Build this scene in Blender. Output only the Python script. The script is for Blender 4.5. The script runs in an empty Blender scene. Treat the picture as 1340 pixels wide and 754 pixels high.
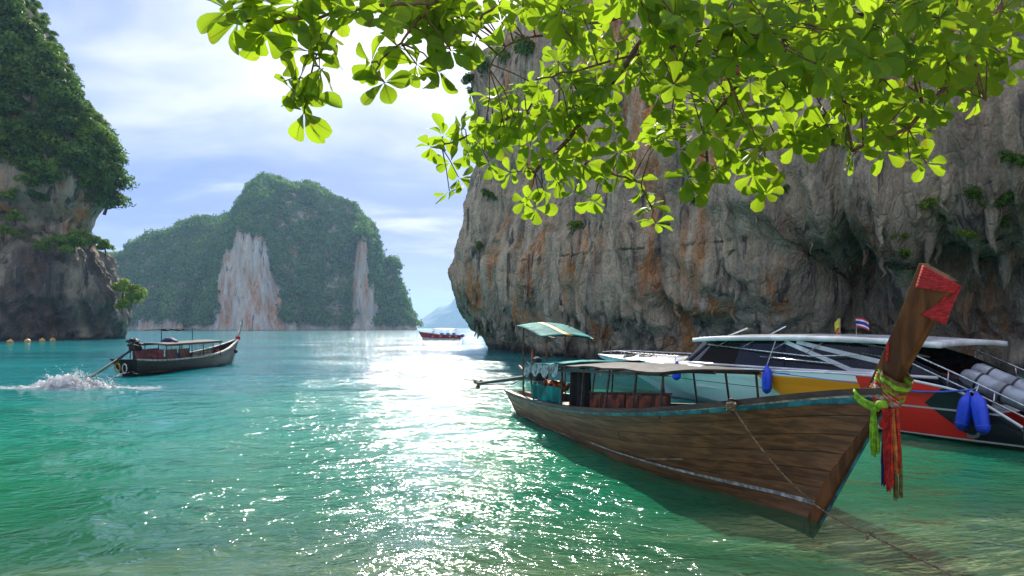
import bpy, bmesh, math, random
import numpy as np
from mathutils import Vector, Matrix, noise as mnoise
R = math.radians
random.seed(7); rng = np.random.default_rng(7)
sc = bpy.context.scene
COL = sc.collection

# ------------------------------------------------------------------ camera, sky, sun, exposure
F, H, HZ, CX = 893.0, 2.2, 429.5, 670.0            # focal length (px of a 1340 px frame), eye height, horizon row
cam_d = bpy.data.cameras.new('camera'); cam = bpy.data.objects.new('camera', cam_d); COL.objects.link(cam)
cam.location = (0, 0, H); cam.rotation_euler = (R(90), 0, 0)
cam_d.sensor_width = 36; cam_d.lens = 36 * F / 1340; cam_d.shift_y = (HZ - 377) / 1340
cam_d.clip_start = 0.05; cam_d.clip_end = 30000
sc.camera = cam
SUN_EL, SUN_AZ = 36.0, -6.0                         # degrees; azimuth from +Y, positive to the right
sun_dir = Vector((math.sin(R(SUN_AZ)) * math.cos(R(SUN_EL)), math.cos(R(SUN_AZ)) * math.cos(R(SUN_EL)), math.sin(R(SUN_EL))))
sun_l = bpy.data.lights.new('sun', 'SUN'); sun_l.energy = 4.8; sun_l.angle = R(0.6); sun_l.color = (1.0, 0.94, 0.83)
sun = bpy.data.objects.new('sun', sun_l); COL.objects.link(sun); sun.location = sun_dir * 400
sun.rotation_euler = sun_dir.to_track_quat('Z', 'Y').to_euler()
vs = sc.view_settings; vs.view_transform = 'Standard'; vs.look = 'None'; vs.exposure = 0.8; vs.gamma = 1; vs.use_curve_mapping = False
cy = sc.cycles
cy.use_denoising = True; cy.max_bounces = 7; cy.diffuse_bounces = 3; cy.glossy_bounces = 3; cy.transmission_bounces = 4
cy.transparent_max_bounces = 12; cy.volume_bounces = 0; cy.sample_clamp_indirect = 6; cy.caustics_reflective = False; cy.caustics_refractive = False

class NT:                                           # terse node building
    def __init__(s, tree): s.t = tree; tree.nodes.clear()
    def n(s, typ, ins=None, **kw):
        nd = s.t.nodes.new(typ)
        for k, v in kw.items(): setattr(nd, k, v)
        for k, v in (ins or {}).items():
            sock = nd.inputs[k]
            if isinstance(v, bpy.types.NodeSocket): s.t.links.new(v, sock)
            else: sock.default_value = v
        return nd
    def math(s, op, a, b=0.0, c=None, clamp=False):
        nd = s.n('ShaderNodeMath', {0: a, 1: b}, operation=op, use_clamp=clamp)
        if c is not None:
            if isinstance(c, bpy.types.NodeSocket): s.t.links.new(c, nd.inputs[2])
            else: nd.inputs[2].default_value = c
        return nd.outputs[0]
    def mix(s, f, a, b, bt='MIX'):
        nd = s.n('ShaderNodeMix', data_type='RGBA', blend_type=bt)
        for k, v in ((0, f), (6, a), (7, b)):
            if isinstance(v, bpy.types.NodeSocket): s.t.links.new(v, nd.inputs[k])
            else: nd.inputs[k].default_value = v if k == 0 else (*v, 1) if len(v) == 3 else v
        return nd.outputs[2]
    def noise(s, vec, scale=1.0, detail=4.0, rough=.55, dist=0.0, out=0):
        return s.n('ShaderNodeTexNoise', {'Vector': vec, 'Scale': scale, 'Detail': detail, 'Roughness': rough, 'Distortion': dist}).outputs[out]
    def mapping(s, vec, scale=(1, 1, 1), loc=(0, 0, 0), rot=(0, 0, 0)):
        return s.n('ShaderNodeMapping', {'Vector': vec, 'Scale': scale, 'Location': loc, 'Rotation': rot}).outputs[0]
    def ramp(s, fac, stops, interp='LINEAR'):
        nd = s.n('ShaderNodeValToRGB', {0: fac}); cr = nd.color_ramp; cr.interpolation = interp
        while len(cr.elements) > 1: cr.elements.remove(cr.elements[-1])
        cr.elements[0].position = stops[0][0]; c0 = stops[0][1]; cr.elements[0].color = (*c0, 1) if len(c0) == 3 else c0
        for p, c in stops[1:]:
            e = cr.elements.new(p); e.color = (*c, 1) if len(c) == 3 else c
        return nd.outputs[0]
    def fr(s, fac, a, b):                           # smooth 0..1 between a and b
        return s.n('ShaderNodeMapRange', {0: fac, 1: a, 2: b}, interpolation_type='SMOOTHSTEP').outputs[0]

world = bpy.data.worlds.new('World'); sc.world = world; world.use_nodes = True
w = NT(world.node_tree)
sky = w.n('ShaderNodeTexSky', sky_type='NISHITA', sun_disc=False, sun_elevation=R(SUN_EL), sun_rotation=R(SUN_AZ), air_density=1.6, dust_density=1.2, ozone_density=2.0)
tc = w.n('ShaderNodeTexCoord').outputs['Generated']
sx = w.n('ShaderNodeSeparateXYZ', {0: tc})
zc = w.math('ADD', w.math('MAXIMUM', sx.outputs[2], 0.0), 0.16)
pl = w.n('ShaderNodeCombineXYZ', {0: w.math('DIVIDE', sx.outputs[0], zc), 1: w.math('DIVIDE', sx.outputs[1], zc), 2: 0.0}).outputs[0]
big = w.noise(w.mapping(pl, (0.50, 0.62, 1), (3.4, 7.9, 0)), 1.0, 5, .52, .5)
fine = w.noise(w.mapping(pl, (0.9, 1.5, 1), (1.3, 2.2, 0), (0, 0, .35)), 1.6, 6, .55, .8)
den = w.math('ADD', w.math('MULTIPLY', big, .72), w.math('MULTIPLY', fine, .28))
den = w.math('ADD', den, w.math('MULTIPLY_ADD', w.fr(sx.outputs[2], .14, .40), .15, -.04))   # the deck thickens and whitens with height
cloud_c = w.ramp(den, [(.38, (.085, .155, .52)), (.49, (.165, .24, .60)), (.58, (.33, .39, .68)), (.70, (.60, .62, .72))])
cover = w.fr(den, .25, .45)
sun_dot = w.n('ShaderNodeVectorMath', {0: tc, 1: sun_dir}, operation='DOT_PRODUCT').outputs['Value']
aur = w.math('POWER', w.math('MAXIMUM', sun_dot, 0.0), 40.0)      # thin cloud brightens towards the sun, as in the photo
nis = w.n('ShaderNodeVectorMath', {0: sky.outputs[0], 3: .11}, operation='SCALE').outputs[0]
skyc = w.mix(w.math('MULTIPLY_ADD', cover, .35, .55), nis, cloud_c)
hz = w.fr(sx.outputs[2], .16, .0)
skyc = w.mix(w.math('MULTIPLY', hz, .55), skyc, (.46, .58, .76))
skyc = w.mix(w.math('MULTIPLY', aur, .85), skyc, (1.5, 1.42, 1.25))
bg = w.n('ShaderNodeBackground', {0: skyc, 1: 1.0})
w.t.links.new(bg.outputs[0], w.n('ShaderNodeOutputWorld').inputs[0])

# ------------------------------------------------------------------ helpers
def P(px, py, Y): return Vector(((px - CX) / F * Y, Y, H + (HZ - py) / F * Y))   # photo pixel at a known depth
def G(px, py): return P(px, py, F * H / (py - HZ))                                # photo pixel on the water plane

def tag(o, label=None, cat=None, group=None, kind=None):
    for k, v in (('label', label), ('category', cat), ('group', group), ('kind', kind)):
        if v: o[k] = v
    return o
def empty(name, loc=(0, 0, 0), rz=0, **kw):
    o = bpy.data.objects.new(name, None); COL.objects.link(o); o.location = loc; o.rotation_euler = (0, 0, rz)
    o.empty_display_size = .2
    return tag(o, **kw)
def link(name, me, mat=None, parent=None, **kw):
    if mat is not None and not me.materials: me.materials.append(mat)
    o = bpy.data.objects.new(name, me); COL.objects.link(o)
    if parent is not None: o.parent = parent
    return tag(o, **kw)
def npmesh(name, V, Q, smooth=True, tris=False):
    V = np.asarray(V, np.float32); Q = np.asarray(Q, np.int32); k = Q.shape[1]
    me = bpy.data.meshes.new(name); me.vertices.add(len(V)); me.vertices.foreach_set('co', V.ravel())
    me.loops.add(Q.size); me.loops.foreach_set('vertex_index', Q.ravel())
    me.polygons.add(len(Q)); me.polygons.foreach_set('loop_start', np.arange(0, Q.size, k, dtype=np.int32))
    me.polygons.foreach_set('use_smooth', np.full(len(Q), smooth)); me.update(calc_edges=True); me.validate()
    return me
def gridfaces(m, n, wrap=False):
    i = np.arange(m - 1)[:, None]; j = np.arange(n if wrap else n - 1)[None, :]; j2 = (j + 1) % n
    return np.stack(np.broadcast_arrays(i * n + j, i * n + j2, (i + 1) * n + j2, (i + 1) * n + j), -1).reshape(-1, 4)

class MB:
    def __init__(s): s.v = []; s.f = []
    def add(s, vs_, fs):
        b = len(s.v); s.v += [tuple(v) for v in vs_]; s.f += [tuple(i + b for i in f) for f in fs]; return s
    def box(s, c, size, rot=None):
        M = rot or Matrix.Identity(3); c = Vector(c); hx, hy, hz_ = [d / 2 for d in size]
        vv = [c + M @ Vector((x * hx, y * hy, z * hz_)) for x in (-1, 1) for y in (-1, 1) for z in (-1, 1)]
        return s.add(vv, [(0, 1, 3, 2), (4, 6, 7, 5), (0, 4, 5, 1), (2, 3, 7, 6), (0, 2, 6, 4), (1, 5, 7, 3)])
    def bar(s, a, b, wd, th, up=(0, 0, 1)):
        a, b = Vector(a), Vector(b); d = (b - a).normalized(); up = Vector(up); y = up.cross(d)
        y = Vector((0, 1, 0)) if y.length < 1e-4 else y.normalized(); z = d.cross(y)
        return s.box((a + b) / 2, ((b - a).length, wd, th), Matrix((d, y, z)).transposed())
    def tube(s, pts, r, n=8, cap=True):
        pts = [Vector(p) for p in pts]; rs = r if isinstance(r, (list, tuple)) else [r] * len(pts)
        vv = []; up = None
        for i, p in enumerate(pts):
            d = (pts[min(i + 1, len(pts) - 1)] - pts[max(i - 1, 0)]).normalized()
            if up is None: up = Vector((0, 0, 1)) if abs(d.z) < .9 else Vector((1, 0, 0))
            x = up.cross(d).normalized(); up = d.cross(x).normalized()
            for k in range(n):
                a = 2 * math.pi * k / n; vv.append(p + (x * math.cos(a) + up * math.sin(a)) * rs[i])
        ff = [(i * n + k, i * n + (k + 1) % n, (i + 1) * n + (k + 1) % n, (i + 1) * n + k) for i in range(len(pts) - 1) for k in range(n)]
        if cap: ff += [tuple(range(n - 1, -1, -1)), tuple((len(pts) - 1) * n + k for k in range(n))]
        return s.add(vv, ff)
    def sheet(s, rows):
        m, n = len(rows), len(rows[0])
        return s.add([p for r_ in rows for p in r_], [(i * n + j, i * n + j + 1, (i + 1) * n + j + 1, (i + 1) * n + j) for i in range(m - 1) for j in range(n - 1)])
    def slab(s, rows, off):                          # a sheet with thickness: off is the vector to the other face
        off = Vector(off); m, n = len(rows), len(rows[0]); a = [Vector(p) for r_ in rows for p in r_]; N = m * n
        f = [(i * n + j, i * n + j + 1, (i + 1) * n + j + 1, (i + 1) * n + j) for i in range(m - 1) for j in range(n - 1)]
        ff = f + [tuple(N + k for k in reversed(q)) for q in f]
        rim = [j for j in range(n)] + [i * n + n - 1 for i in range(1, m)] + [(m - 1) * n + j for j in range(n - 2, -1, -1)] + [i * n for i in range(m - 2, 0, -1)]
        ff += [(rim[k], N + rim[k], N + rim[(k + 1) % len(rim)], rim[(k + 1) % len(rim)]) for k in range(len(rim))]
        return s.add(a + [p + off for p in a], ff)
    def lathe(s, prof, c=(0, 0, 0), n=14, M=None):    # prof: (radius, height)
        c = Vector(c); M = M or Matrix.Identity(3)
        vv = [c + M @ Vector((r * math.cos(2 * math.pi * k / n), r * math.sin(2 * math.pi * k / n), h)) for r, h in prof for k in range(n)]
        ff = [(i * n + k, i * n + (k + 1) % n, (i + 1) * n + (k + 1) % n, (i + 1) * n + k) for i in range(len(prof) - 1) for k in range(n)]
        ff += [tuple(range(n - 1, -1, -1)), tuple((len(prof) - 1) * n + k for k in range(n))]
        return s.add(vv, ff)
    def mesh(s, name, smooth=False, bevel=0):
        me = bpy.data.meshes.new(name); me.from_pydata(s.v, [], s.f)
        bm = bmesh.new(); bm.from_mesh(me); bmesh.ops.remove_doubles(bm, verts=bm.verts, dist=1e-5)
        bmesh.ops.recalc_face_normals(bm, faces=bm.faces)
        if bevel: bmesh.ops.bevel(bm, geom=list(bm.edges), offset=bevel, segments=2, affect='EDGES', profile=.6, clamp_overlap=True)
        bm.to_mesh(me); bm.free()
        if smooth: me.polygons.foreach_set('use_smooth', [True] * len(me.polygons))
        me.update(); return me
    def build(s, name, mat, parent=None, smooth=False, bevel=0, **kw):
        return link(name, s.mesh(name, smooth, bevel), mat, parent, **kw)

def copy_tree(o, parent=None):
    c = o.copy(); COL.objects.link(c); c.parent = parent
    for ch in list(o.children): copy_tree(ch, c)
    return c

# gradient noise on numpy arrays
_perm = rng.permutation(256); _perm = np.concatenate([_perm, _perm, _perm])
_grad = rng.normal(size=(256, 3)); _grad /= np.linalg.norm(_grad, axis=1)[:, None]
def perlin(x, y, z):
    x, y, z = np.broadcast_arrays(np.asarray(x, float), np.asarray(y, float), np.asarray(z, float))
    xi, yi, zi = np.floor(x).astype(int), np.floor(y).astype(int), np.floor(z).astype(int)
    xf, yf, zf = x - xi, y - yi, z - zi; fade = lambda t: t * t * t * (t * (t * 6 - 15) + 10)
    u, v, w_ = fade(xf), fade(yf), fade(zf); out = 0
    for dx in (0, 1):
        for dy in (0, 1):
            for dz in (0, 1):
                g = _grad[_perm[_perm[_perm[(xi + dx) & 255] + ((yi + dy) & 255)] + ((zi + dz) & 255)]]
                d = g[..., 0] * (xf - dx) + g[..., 1] * (yf - dy) + g[..., 2] * (zf - dz)
                out = out + d * (u if dx else 1 - u) * (v if dy else 1 - v) * (w_ if dz else 1 - w_)
    return out * 1.5
def fbm(x, y, z, o=4, g=.5):
    a, f, t = 1.0, 1.0, 0
    for k in range(o): t = t + a * perlin(x * f + 17.3 * k, y * f - 9.1 * k, z * f + 3.7 * k); a *= g; f *= 2.03
    return t
def ridged(x, y, z, o=3, g=.5):
    a, f, t = 1.0, 1.0, 0
    for k in range(o): t = t + a * (1 - 2 * np.abs(perlin(x * f + 31.7 * k, y * f + 5.3 * k, z * f))); a *= g; f *= 2.1
    return t
def sstep(a, b, x): t = np.clip((x - a) / (b - a), 0, 1); return t * t * (3 - 2 * t)

# ------------------------------------------------------------------ materials
def mat(name, col, rough=.5, metal=0.0, var=.25, vscale=6.0, stretch=(1, 1, 1), bump=.0, bscale=40.0, col2=None, spec=.5, coat=0.0, transl=0.0, prand=0.0):
    m = bpy.data.materials.new(name); m.use_nodes = True; t = NT(m.node_tree)
    co = t.n('ShaderNodeTexCoord').outputs['Object']; mp = t.mapping(co, stretch)
    f = t.noise(mp, vscale, 5, .6, .4)
    c2 = col2 or tuple(c * (1 - var) * .7 for c in col)
    c = t.mix(t.fr(f, .38, .66), c2, tuple(min(1, c * (1 + var * .4)) for c in col))
    if prand:                                       # every plank is a board of its own tone
        oi = t.n('ShaderNodeObjectInfo').outputs['Random']; c = t.mix(t.math('MULTIPLY', oi, prand), c, t.mix(t.fr(t.math('FRACT', t.math('MULTIPLY', oi, 7.3)), .3, .7), tuple(x * .45 for x in col), (col[0] * 1.35, col[1] * 1.45, col[2] * 1.7)))
    ins = {'Base Color': c, 'Metallic': metal, 'Specular IOR Level': spec, 'Coat Weight': coat}
    ins['Roughness'] = t.math('MULTIPLY_ADD', t.noise(co, vscale * 2.3, 3), .25, rough - .12, clamp=True)
    if bump:
        b = t.n('ShaderNodeBump', {'Strength': .6, 'Distance': bump, 'Height': t.noise(mp, bscale, 4, .6)}); ins['Normal'] = b.outputs[0]
    p = t.n('ShaderNodeBsdfPrincipled', ins); o = p.outputs[0]
    if transl:
        tr = t.n('ShaderNodeBsdfTranslucent', {'Color': c}); o = t.n('ShaderNodeMixShader', {0: transl, 1: o, 2: tr.outputs[0]}).outputs[0]
    t.t.links.new(o, t.n('ShaderNodeOutputMaterial').inputs[0]); return m

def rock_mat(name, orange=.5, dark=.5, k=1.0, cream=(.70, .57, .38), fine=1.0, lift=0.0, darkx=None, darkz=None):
    m = bpy.data.materials.new(name); m.use_nodes = True; t = NT(m.node_tree)
    co = t.n('ShaderNodeTexCoord').outputs['Object']
    warp = t.noise(t.mapping(co, (.22 * k, .22 * k, .10 * k)), 1, 3, .5, 0, 1)
    wv = t.n('ShaderNodeVectorMath', {0: warp, 1: (.5, .5, .5)}, operation='SUBTRACT').outputs[0]
    wv = t.n('ShaderNodeVectorMath', {0: wv, 3: 1.7 / k}, operation='SCALE').outputs[0]
    cw = t.n('ShaderNodeVectorMath', {0: co, 1: wv}, operation='ADD').outputs[0]
    s1 = t.noise(t.mapping(cw, (.9 * k, .9 * k, .075 * k)), 1, 6, .62)
    s2 = t.noise(t.mapping(cw, (2.1 * k, 2.1 * k, .13 * k), (5, 3, 1)), 1, 5, .6)
    s3 = t.noise(t.mapping(cw, (.34 * k, .34 * k, .11 * k), (9, 1, 4)), 1, 4, .55)
    lump = t.noise(co, 1.1 * k, 6, .65)
    base = t.ramp(s1, [(.26, (.085, .080, .072)), (.39, (.28, .23, .16)), (.50, (.50, .40, .26)), (.68, cream)])
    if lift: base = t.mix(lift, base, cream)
    base = t.mix(t.math('MULTIPLY', t.fr(lump, .40, .66), .5), base, (.56, .46, .32))
    of = t.math('MULTIPLY', t.fr(s3, .64 - .16 * orange, .76 - .12 * orange), t.fr(s2, .34, .58))
    oc = t.mix(t.fr(lump, .35, .62), (.42, .13, .035), (.66, .29, .075))
    base = t.mix(t.math('MULTIPLY', of, .92), base, oc)
    df = t.math('MULTIPLY', t.fr(t.noise(t.mapping(cw, (1.3 * k, 1.3 * k, .07 * k), (2, 8, 3)), 1, 5, .6), .60 - .12 * dark, .71 - .1 * dark), .85)
    base = t.mix(df, base, (.045, .046, .048))
    wf = t.math('MULTIPLY', t.fr(t.noise(t.mapping(cw, (1.9 * k, 1.9 * k, .09 * k), (4, 2, 9)), 1, 4, .6), .58, .70), .65)
    base = t.mix(wf, base, (.64, .57, .44))
    if darkx:                                       # the weathered, blackened end of the cliff
        xx = t.n('ShaderNodeSeparateXYZ', {0: cw}).outputs[0]; base = t.mix(t.math('MULTIPLY', t.math('MULTIPLY', t.fr(xx, *darkx), t.fr(s3, .36, .56)), .42), base, (.11, .10, .085))
    if darkz:                                       # blackened, salt-weathered lower block
        zz = t.n('ShaderNodeSeparateXYZ', {0: cw}).outputs[2]; base = t.mix(t.math('MULTIPLY', t.math('MULTIPLY', t.fr(zz, *darkz), t.fr(s3, .30, .52)), .8), base, (.075, .075, .072))
    geo = t.n('ShaderNodeNewGeometry'); nz = t.n('ShaderNodeSeparateXYZ', {0: geo.outputs['Normal']}).outputs[2]
    pz = t.n('ShaderNodeSeparateXYZ', {0: co}).outputs[2]
    moss = t.math('MULTIPLY', t.fr(nz, .3, .75), t.fr(t.noise(co, .5 * k, 5, .6), .42, .6))
    base = t.mix(t.math('MULTIPLY', moss, .8), base, (.05, .085, .022))
    tide = t.math('MULTIPLY', t.fr(t.math('MULTIPLY_ADD', lump, .9, pz), 1.35, .65), .8)
    base = t.mix(tide, base, (.06, .055, .045))                      # weed and algae stain of the tide line
    g = t.noise(co, 7 * k * fine, 6, .68)
    base = t.mix(.55, base, t.mix(t.fr(g, .3, .7), (.5, .49, .48), (1.12, 1.1, 1.06)), 'MULTIPLY')
    v = t.n('ShaderNodeTexVoronoi', {'Vector': t.mapping(cw, (1, 1, .45)), 'Scale': 2.6 * k * fine}, feature='DISTANCE_TO_EDGE').outputs[0]
    hgt = t.math('ADD', t.math('ADD', t.math('MULTIPLY', lump, .8), t.math('MULTIPLY', g, .45)), t.math('MULTIPLY', t.fr(v, 0, .16), .22))
    hgt = t.math('ADD', hgt, t.math('MULTIPLY', s2, .8))
    b = t.n('ShaderNodeBump', {'Strength': .85, 'Distance': .30 / k, 'Height': hgt})
    p = t.n('ShaderNodeBsdfPrincipled', {'Base Color': base, 'Roughness': .85, 'Specular IOR Level': .25, 'Normal': b.outputs[0]})
    t.t.links.new(p.outputs[0], t.n('ShaderNodeOutputMaterial').inputs[0]); return m

def leaf_mat(name, cols, transl=.45, nscale=.35, rough=.5, tcol=None, objrand=.5):
    m = bpy.data.materials.new(name); m.use_nodes = True; t = NT(m.node_tree)
    co = t.n('ShaderNodeNewGeometry'); oi = t.n('ShaderNodeObjectInfo').outputs['Random']
    f = t.math('ADD', t.math('MULTIPLY', t.noise(co.outputs['Position'], nscale, 4, .6), 1 - objrand * .5),
               t.math('ADD', t.math('MULTIPLY', oi, objrand * .5), t.math('MULTIPLY_ADD', co.outputs['Random Per Island'], .34, -.17)))
    c = t.ramp(f, [(.25, cols[0]), (.5, cols[1]), (.78, cols[2])])
    p = t.n('ShaderNodeBsdfPrincipled', {'Base Color': c, 'Roughness': rough, 'Specular IOR Level': .35})
    tm = c if tcol is None else t.mix(.55, c, tcol)
    tr = t.n('ShaderNodeBsdfTranslucent', {'Color': tm})
    o = t.n('ShaderNodeMixShader', {0: transl, 1: p.outputs[0], 2: tr.outputs[0]})
    t.t.links.new(o.outputs[0], t.n('ShaderNodeOutputMaterial').inputs[0]); return m

def veined(m):
    """midrib, side veins and a browned rim, from each leaf's own length/width coordinates"""
    t = NT.__new__(NT); t.t = m.node_tree; pr = next(n for n in t.t.nodes if n.type == 'BSDF_PRINCIPLED'); tr = next(n for n in t.t.nodes if n.type == 'BSDF_TRANSLUCENT')
    at = t.n('ShaderNodeSeparateXYZ', {0: t.n('ShaderNodeAttribute', attribute_name='blade').outputs['Vector']}); x, y = at.outputs[0], t.math('ABSOLUTE', at.outputs[1])
    mid = t.fr(y, .022, .008); fr_ = t.math('FRACT', t.math('SUBTRACT', t.math('MULTIPLY', x, 8.5), t.math('MULTIPLY', y, 9.0)))
    side = t.math('MULTIPLY', t.fr(t.math('ABSOLUTE', t.math('SUBTRACT', fr_, .5)), .10, .03), .55); v = t.math('MAXIMUM', mid, side)
    rim = t.math('MULTIPLY', t.fr(t.noise(t.n('ShaderNodeNewGeometry').outputs['Position'], 14, 3), .60, .70), .7)
    for sock, vc, rc in ((pr.inputs['Base Color'], (.26, .36, .06), (.20, .12, .02)), (tr.inputs['Color'], (.16, .26, .01), (.34, .24, .02))):
        src = sock.links[0].from_socket; c = t.mix(t.math('MULTIPLY', v, .6), src, vc); c = t.mix(rim, c, rc); t.t.links.new(c, sock)
    bmp = t.n('ShaderNodeBump', {'Strength': .5, 'Distance': .004, 'Height': v}); t.t.links.new(bmp.outputs[0], pr.inputs['Normal'])
M = {}
M['wood'] = mat('hull_wood', (.20, .088, .034), .55, var=.5, vscale=3.0, stretch=(.4, 3, 6), bump=.008, bscale=9, col2=(.085, .038, .016), coat=.05, spec=.35, prand=.4)
M['wood_pale'] = mat('worn_wood', (.26, .17, .10), .7, var=.5, vscale=4, stretch=(.6, 4, 4), bump=.01, bscale=14)
M['wood_dark'] = mat('dark_wood', (.06, .04, .028), .6, var=.5, vscale=4, stretch=(.6, 3, 3), bump=.01, bscale=14)
M['prow'] = mat('prow_wood', (.17, .066, .02), .6, var=.4, vscale=2.2, stretch=(3, 3, .6), bump=.008, bscale=12, spec=.2)
M['turq'] = mat('turquoise_paint', (.025, .25, .32), .5, var=.5, vscale=5, bump=.004, bscale=30)
M['white_line'] = mat('white_boat_paint', (.62, .60, .55), .6, var=.5, vscale=9, bump=.003)
M['tarp'] = mat('turquoise_tarp', (.012, .30, .27), .75, spec=.2, var=.35, vscale=2.2, bump=.02, bscale=5, transl=.25)
M['tarp_y'] = mat('yellow_stripe_cloth', (.70, .42, .09), .6, var=.2, transl=.2)
M['roofgrey'] = mat('weathered_roof', (.042, .036, .03), .8, var=.5, vscale=3, bump=.015, bscale=8)
M['valance'] = mat('faded_tarp_edge', (.34, .48, .47), .6, var=.6, vscale=9, bump=.015, bscale=14, transl=.2)
M['blackcloth'] = mat('black_cloth', (.012, .012, .014), .8, var=.3, vscale=6, bump=.03, bscale=9)
M['rustcloth'] = mat('rust_cloth', (.19, .05, .02), .8, var=.6, vscale=5, bump=.03, bscale=8)
M['orange'] = mat('orange_cloth', (.75, .16, .03), .7, var=.4, vscale=9, bump=.01)
M['metal'] = mat('dark_engine_metal', (.045, .045, .045), .45, metal=.6, var=.5, vscale=12, bump=.01)
M['rust'] = mat('rusty_pipe', (.16, .085, .045), .65, metal=.2, var=.5, vscale=14, bump=.004)
M['steel'] = mat('stainless_rail', (.62, .62, .62), .25, metal=1.0, var=.1, vscale=9)
M['rope'] = mat('old_rope', (.30, .22, .12), .9, var=.5, vscale=30, bump=.006, bscale=90)
M['rope_y'] = mat('yellow_rope', (.62, .38, .06), .8, var=.4, vscale=20, bump=.004)
M['ropew'] = mat('white_rope', (.62, .62, .6), .8, var=.3, vscale=30)
M['white'] = mat('white_gelcoat', (.86, .87, .86), .22, var=.08, vscale=1.4, coat=.4)
M['glass'] = mat('dark_window', (.008, .008, .010), .10, var=.2, spec=.3)
M['black'] = mat('black_rubber', (.015, .015, .016), .5, var=.3)
M['blue'] = mat('blue_fender_vinyl', (.008, .055, .62), .4, var=.25, vscale=4, coat=.2)
M['grey_tube'] = mat('grey_inflatable', (.30, .33, .36), .38, var=.3, vscale=3, bump=.01, bscale=6, coat=.2)
M['pink'] = mat('red_gauze', (.85, .06, .07), .75, var=.25, vscale=14, stretch=(1, 1, 6), bump=.006, bscale=60, transl=.35)
M['lime'] = mat('lime_ribbon', (.36, .72, .03), .7, var=.2, vscale=16, bump=.004, transl=.3)
M['red'] = mat('red_ribbon', (.72, .035, .02), .7, var=.3, vscale=16, bump=.004, transl=.25)
M['navy'] = mat('navy_ribbon', (.016, .012, .11), .7, var=.3, vscale=16, transl=.15)
M['ribw'] = mat('pale_ribbon', (.66, .52, .42), .7, var=.3, vscale=16, transl=.2)
M['ribo'] = mat('orange_ribbon', (.74, .24, .04), .7, var=.25, vscale=16, transl=.25)
M['ribb'] = mat('blue_ribbon', (.10, .16, .45), .7, var=.3, vscale=16, transl=.2)
M['olive'] = mat('olive_ribbon', (.22, .17, .04), .8, var=.3, vscale=16, transl=.2)
M['redhull'] = mat('red_boat_paint', (.62, .03, .025), .3, var=.1, coat=.3)
M['bluepaint'] = mat('blue_paint', (.03, .12, .5), .4, var=.15)
M['darkhull'] = mat('black_brown_hull', (.035, .024, .018), .5, var=.5, vscale=3, stretch=(.5, 3, 4), bump=.01, bscale=9)
M['maroon'] = mat('maroon_panel', (.16, .03, .025), .6, var=.5, vscale=4, bump=.006)
M['cream'] = mat('cream_paint', (.62, .58, .50), .55, var=.3, vscale=5)
M['buoy'] = mat('yellow_buoy', (.85, .42, .06), .45, var=.3, vscale=6)
M['foam'] = mat('white_foam', (.95, .96, .97), .5, var=.06, vscale=5, bump=.03, bscale=12, transl=.7)
M['bark'] = mat('tree_bark', (.17, .13, .085), .9, var=.5, vscale=7, stretch=(1, 1, .4), bump=.02, bscale=16)
M['twig'] = mat('twig_bark', (.16, .10, .05), .85, var=.4, vscale=14, bump=.004, bscale=40)
M['sand'] = mat('wet_sand', (.40, .35, .24), .9, var=.25, vscale=.8, bump=.02, bscale=6, col2=(.27, .24, .16))
M['rock_r'] = rock_mat('limestone_cliff', .86, .42, 1.0, darkx=(11.5, 17.5))
M['rock_l'] = rock_mat('limestone_headland', .95, .6, .5, fine=1.6, darkz=(19.5, 16.5))
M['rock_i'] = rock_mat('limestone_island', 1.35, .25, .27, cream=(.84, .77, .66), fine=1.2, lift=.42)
M['leaf_far'] = leaf_mat('island_forest', [(.035, .11, .016), (.095, .22, .028), (.21, .33, .04)], .45, .03, .7, objrand=0)
M['leaf_l'] = leaf_mat('headland_leaves', [(.035, .10, .016), (.095, .20, .025), (.20, .30, .04)], .5, .22, .6)
M['leaf_m'] = leaf_mat('yellow_green_leaves', [(.06, .13, .015), (.14, .26, .025), (.25, .36, .05)], .5, .3, .6)  # lighter, yellower leaf colour of some crown variants
M['leaf_p'] = leaf_mat('pale_bush_leaves', [(.10, .18, .02), (.18, .29, .03), (.28, .36, .06)], .45, .4, .6)
M['leaf'] = leaf_mat('almond_leaf', [(.060, .15, .008), (.115, .24, .012), (.20, .33, .02)], .72, .9, .48, tcol=(.40, .56, .015), objrand=.9)
veined(M['leaf'])
M['far'] = mat('distant_forest', (.045, .10, .06), .9, var=.4, vscale=.01)

# ------------------------------------------------------------------ sea bed, beach and water
def bed_z(x, y):
    d = y - 3.2 - 0.30 * x + .5 * np.sin(x * .35 + 1)
    z = np.where(d < 0, -d * .16, -.145 * d - .0042 * d * d)
    z = np.where(d > 30, -.145 * 30 - .0042 * 900 - (d - 30) * .05, z)
    return np.maximum(z, -12) + .06 * fbm(x * .35, y * .35, 0 * x, 3)
def build_bed():
    xs = np.concatenate([[-6000, -800, -200, -80], np.linspace(-45, 45, 180), [80, 200, 800, 6000]]); ys = np.concatenate([np.linspace(-40, 60, 200), [90, 150, 400, 1500, 6500]])
    X, Y = np.meshgrid(xs, ys); Z = bed_z(X, Y)
    link('beach_sand', npmesh('beach_sand', np.stack([X, Y, Z], -1).reshape(-1, 3), gridfaces(len(ys), len(xs))), M['sand'], kind='structure')
build_bed()

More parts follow.
